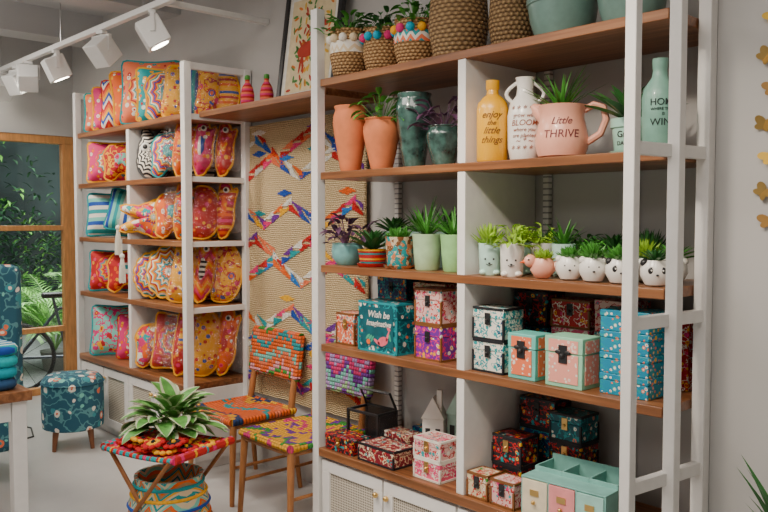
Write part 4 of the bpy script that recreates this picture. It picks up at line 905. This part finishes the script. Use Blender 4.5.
cb=mesh(MB().tube([(-6.9,1.9,.006),(-6.6,2.0,.006),(-6.3,1.93,.006),(-6.05,2.02,.006),(-5.8,1.95,.006),(-5.75,1.8,.006),(-5.85,1.72,.006),(-6.1,1.76,.006)],.006,6),'power_cable',BLACK); tag(cb,'thin black power cable snaking over the floor','cable')
# ------------------------------------------------------------ track lights
WL=flat('white_metal',(.85,.85,.83),.4,noise=.02)
TY=2.12;TZ=2.72
t=thing('lighting_track','white ceiling lighting track hung on thin rods','track')
mesh(MB().box((-7.0,TY-.018,TZ),(-4.0,TY+.018,TZ+.035)),'track_rail',WL,t,.002); mesh(MB().box((-4.12,TY+.02,TZ),(-4.08,WY-.003,TZ+.03)),'cross_rail',WL,t,.002)
for x in(-6.85,-5.6,-4.35): mesh(MB().tube([(x,TY,TZ+.03),(x,TY,CH)],.004,6),'rod',STEEL,t)
def spot(x,az,tilt,s=1.25):
    t=thing('track_spotlight','white box spotlight clipped to the ceiling track','spotlight','spotlights on the track')
    mesh(MB().box((-.03,-.02,-.018),(.03,.02,0)).tube([(0,0,-.016),(0,0,-.03)],.009,8).box((-.062*s,-.006,-.04),(.062*s,.006,-.026)).box((-.064*s,-.012,-.13),(-.058*s,.012,-.026)).box((.058*s,-.012,-.13),(.064*s,.012,-.026)),'bracket',WL,t)
    M=Matrix.Translation((0,0,-.118))@Euler((rad(tilt),0,0)).to_matrix().to_4x4()@Matrix.Scale(s,4)
    m=MB().box((-.055,-.055,-.07),(.055,.055,.055)); m.v=[M@v for v in m.v]; h=mesh(m,'lamp_head',WL,t,.006)
    m=MB().lathe([(.042,-.0715),(.0,-.0715)],n=20); m.v=[M@v for v in m.v]; mesh(m,'lens',flat('lamp_lens',(1,.95,.85),.4,emit=12),h)
    t.location=(x,TY,TZ-.001); t.rotation_euler=(0,0,rad(az))
for x,az,ti in((-4.25,-25,30),(-4.93,15,42),(-5.70,-10,25),(-6.25,70,50),(-6.5,20,30),(-6.85,100,45)): spot(x,az,ti)
# ------------------------------------------------------------ wall ornaments
def butterfly(x,z,rz,c,s=.62):
    m=MB()
    for sg in(-1,1):
        for an,L,w_ in((.7,.055,.04),(-.6,.042,.032)):
            pts=[]
            for k in range(12):
                a=k*math.pi/6; px=L*.5+L*.5*math.cos(a);pz=w_*.5*math.sin(a); X=px*math.cos(an)-pz*math.sin(an);Z=px*math.sin(an)+pz*math.cos(an)
                pts.append((sg*X*s,-.004-abs(X)*.35,Z*s))
            m.add(pts+[(p[0],p[1]-.0015,p[2]) for p in pts],[tuple(range(12)),tuple(range(23,11,-1))],0)
    m.tube([(0,-.003,-.025*s),(0,-.003,.025*s)],.003,6,1)
    o=mesh(m,'butterfly_ornament',[c,BRASS],smooth=0); tag(o,'small gilded metal butterfly mounted on the grey wall','wall ornament','metal butterflies on the wall'); o.location=(x,2.575-.0002,z); o.rotation_euler=(0,rz,0)
GD=flat('gold_leaf',(.6,.4,.13),.35,metal=.8)
for i,(x,z_) in enumerate(((-1.045,2.27),(-1.025,2.17),(-1.05,2.05),(-1.025,1.95),(-1.05,1.84),(-1.03,1.74),(-1.05,1.63),(-1.03,1.54))): butterfly(x,z_,[.3,-.5,.8,-.2][i%4],[GD,flat('yellow_enamel',(.8,.5,.05),.4),GD,flat('ochre_enamel',(.4,.22,.06),.4)][i%4])
t=thing('potted_strap_plant','long strap-leaved green plant in a tall grey pot','plant')
mesh(MB().lathe([(.09,0),(.1,.02),(.12,.48),(.13,.5),(.11,.5),(.105,.46),(0,.45)],n=28),'pot_body',flat('grey_stone_pot',(.3,.3,.29),.7),t); mesh(MB().lathe([(.105,.462),(0,.47)],n=20),'soil',SOIL,t)
m=MB(); random.seed(5)
for i in range(18): m.leaf((0,0,.46),i*2.4,random.uniform(1.2,1.45),random.uniform(.34,.48),.05,.55,0,9,'blade',.2)
mesh(m,'foliage',LEAFD,t,smooth=60); put(t,-.78,2.25,0)
# ------------------------------------------------------------ lights
def area(x,y,z,sx,sy,e,c=(1,.92,.83),rx=0,ry=0,rz=0):
    l=D.lights.new('fill_light','AREA'); l.shape='RECTANGLE'; l.size=sx;l.size_y=sy;l.energy=e;l.color=c
    o=D.objects.new('fill_light',l); COL.objects.link(o); o.location=(x,y,z); o.rotation_euler=(rx,ry,rz); return o
def spl(x,y,z,tx_,ty_,tz_,e,ang=60,c=(1,.86,.70)):
    l=D.lights.new('spot_beam','SPOT'); l.energy=e; l.spot_size=rad(ang); l.spot_blend=.8; l.color=c; l.shadow_soft_size=.06
    o=D.objects.new('spot_beam',l); COL.objects.link(o); o.location=(x,y,z); o.rotation_euler=(Vector((tx_,ty_,tz_))-Vector((x,y,z))).to_track_quat('-Z','Y').to_euler(); return o
area(-1.2,.8,2.95,1.8,1.0,44); area(-3.3,.9,2.95,1.2,1.0,34); area(-5.95,1.0,2.95,.9,1.0,34); area(-2.6,-1.6,2.95,2.4,1.6,46,(1,.94,.88))  # unseen overhead fill added for general room brightness, no fixtures behind it
area(-5.2,.2,2.3,1.2,1.2,16,(1,.95,.9),rx=math.pi)  # added uplight, faces up to brighten the ceiling; not a fitting
spl(-1.5,1.0,2.7,-1.6,2.5,1.2,84,64); spl(-2.5,1.0,2.7,-2.5,2.5,1.1,84,64); spl(-3.7,1.2,2.9,-3.7,2.6,.8,52,65)
spl(-4.6,1.4,2.75,-4.6,2.5,1.4,72,72); spl(-5.5,1.3,2.85,-5.3,2.5,1.4,62,72)
area(-9,3,3.9,3,3,420,(.9,1,.95)); area(-7.9,2.6,2.2,1,1.0,80,(.95,1,.92),ry=rad(50))  # added outdoor fill to brighten the courtyard and palms, no lamps there
wd=D.worlds.new('dusk'); SC.world=wd; wd.use_nodes=True; wd.node_tree.nodes['Background'].inputs[0].default_value=(.5,.62,.6,1); wd.node_tree.nodes['Background'].inputs[1].default_value=.5
# ------------------------------------------------------------ camera
cam=D.cameras.new('camera'); cam.lens=37.5; cam.sensor_width=36; cam.clip_start=.05
co=D.objects.new('camera',cam); COL.objects.link(co); co.location=(0,0,1.55); co.rotation_euler=(rad(90-2.72),0,rad(47.5)); SC.camera=co
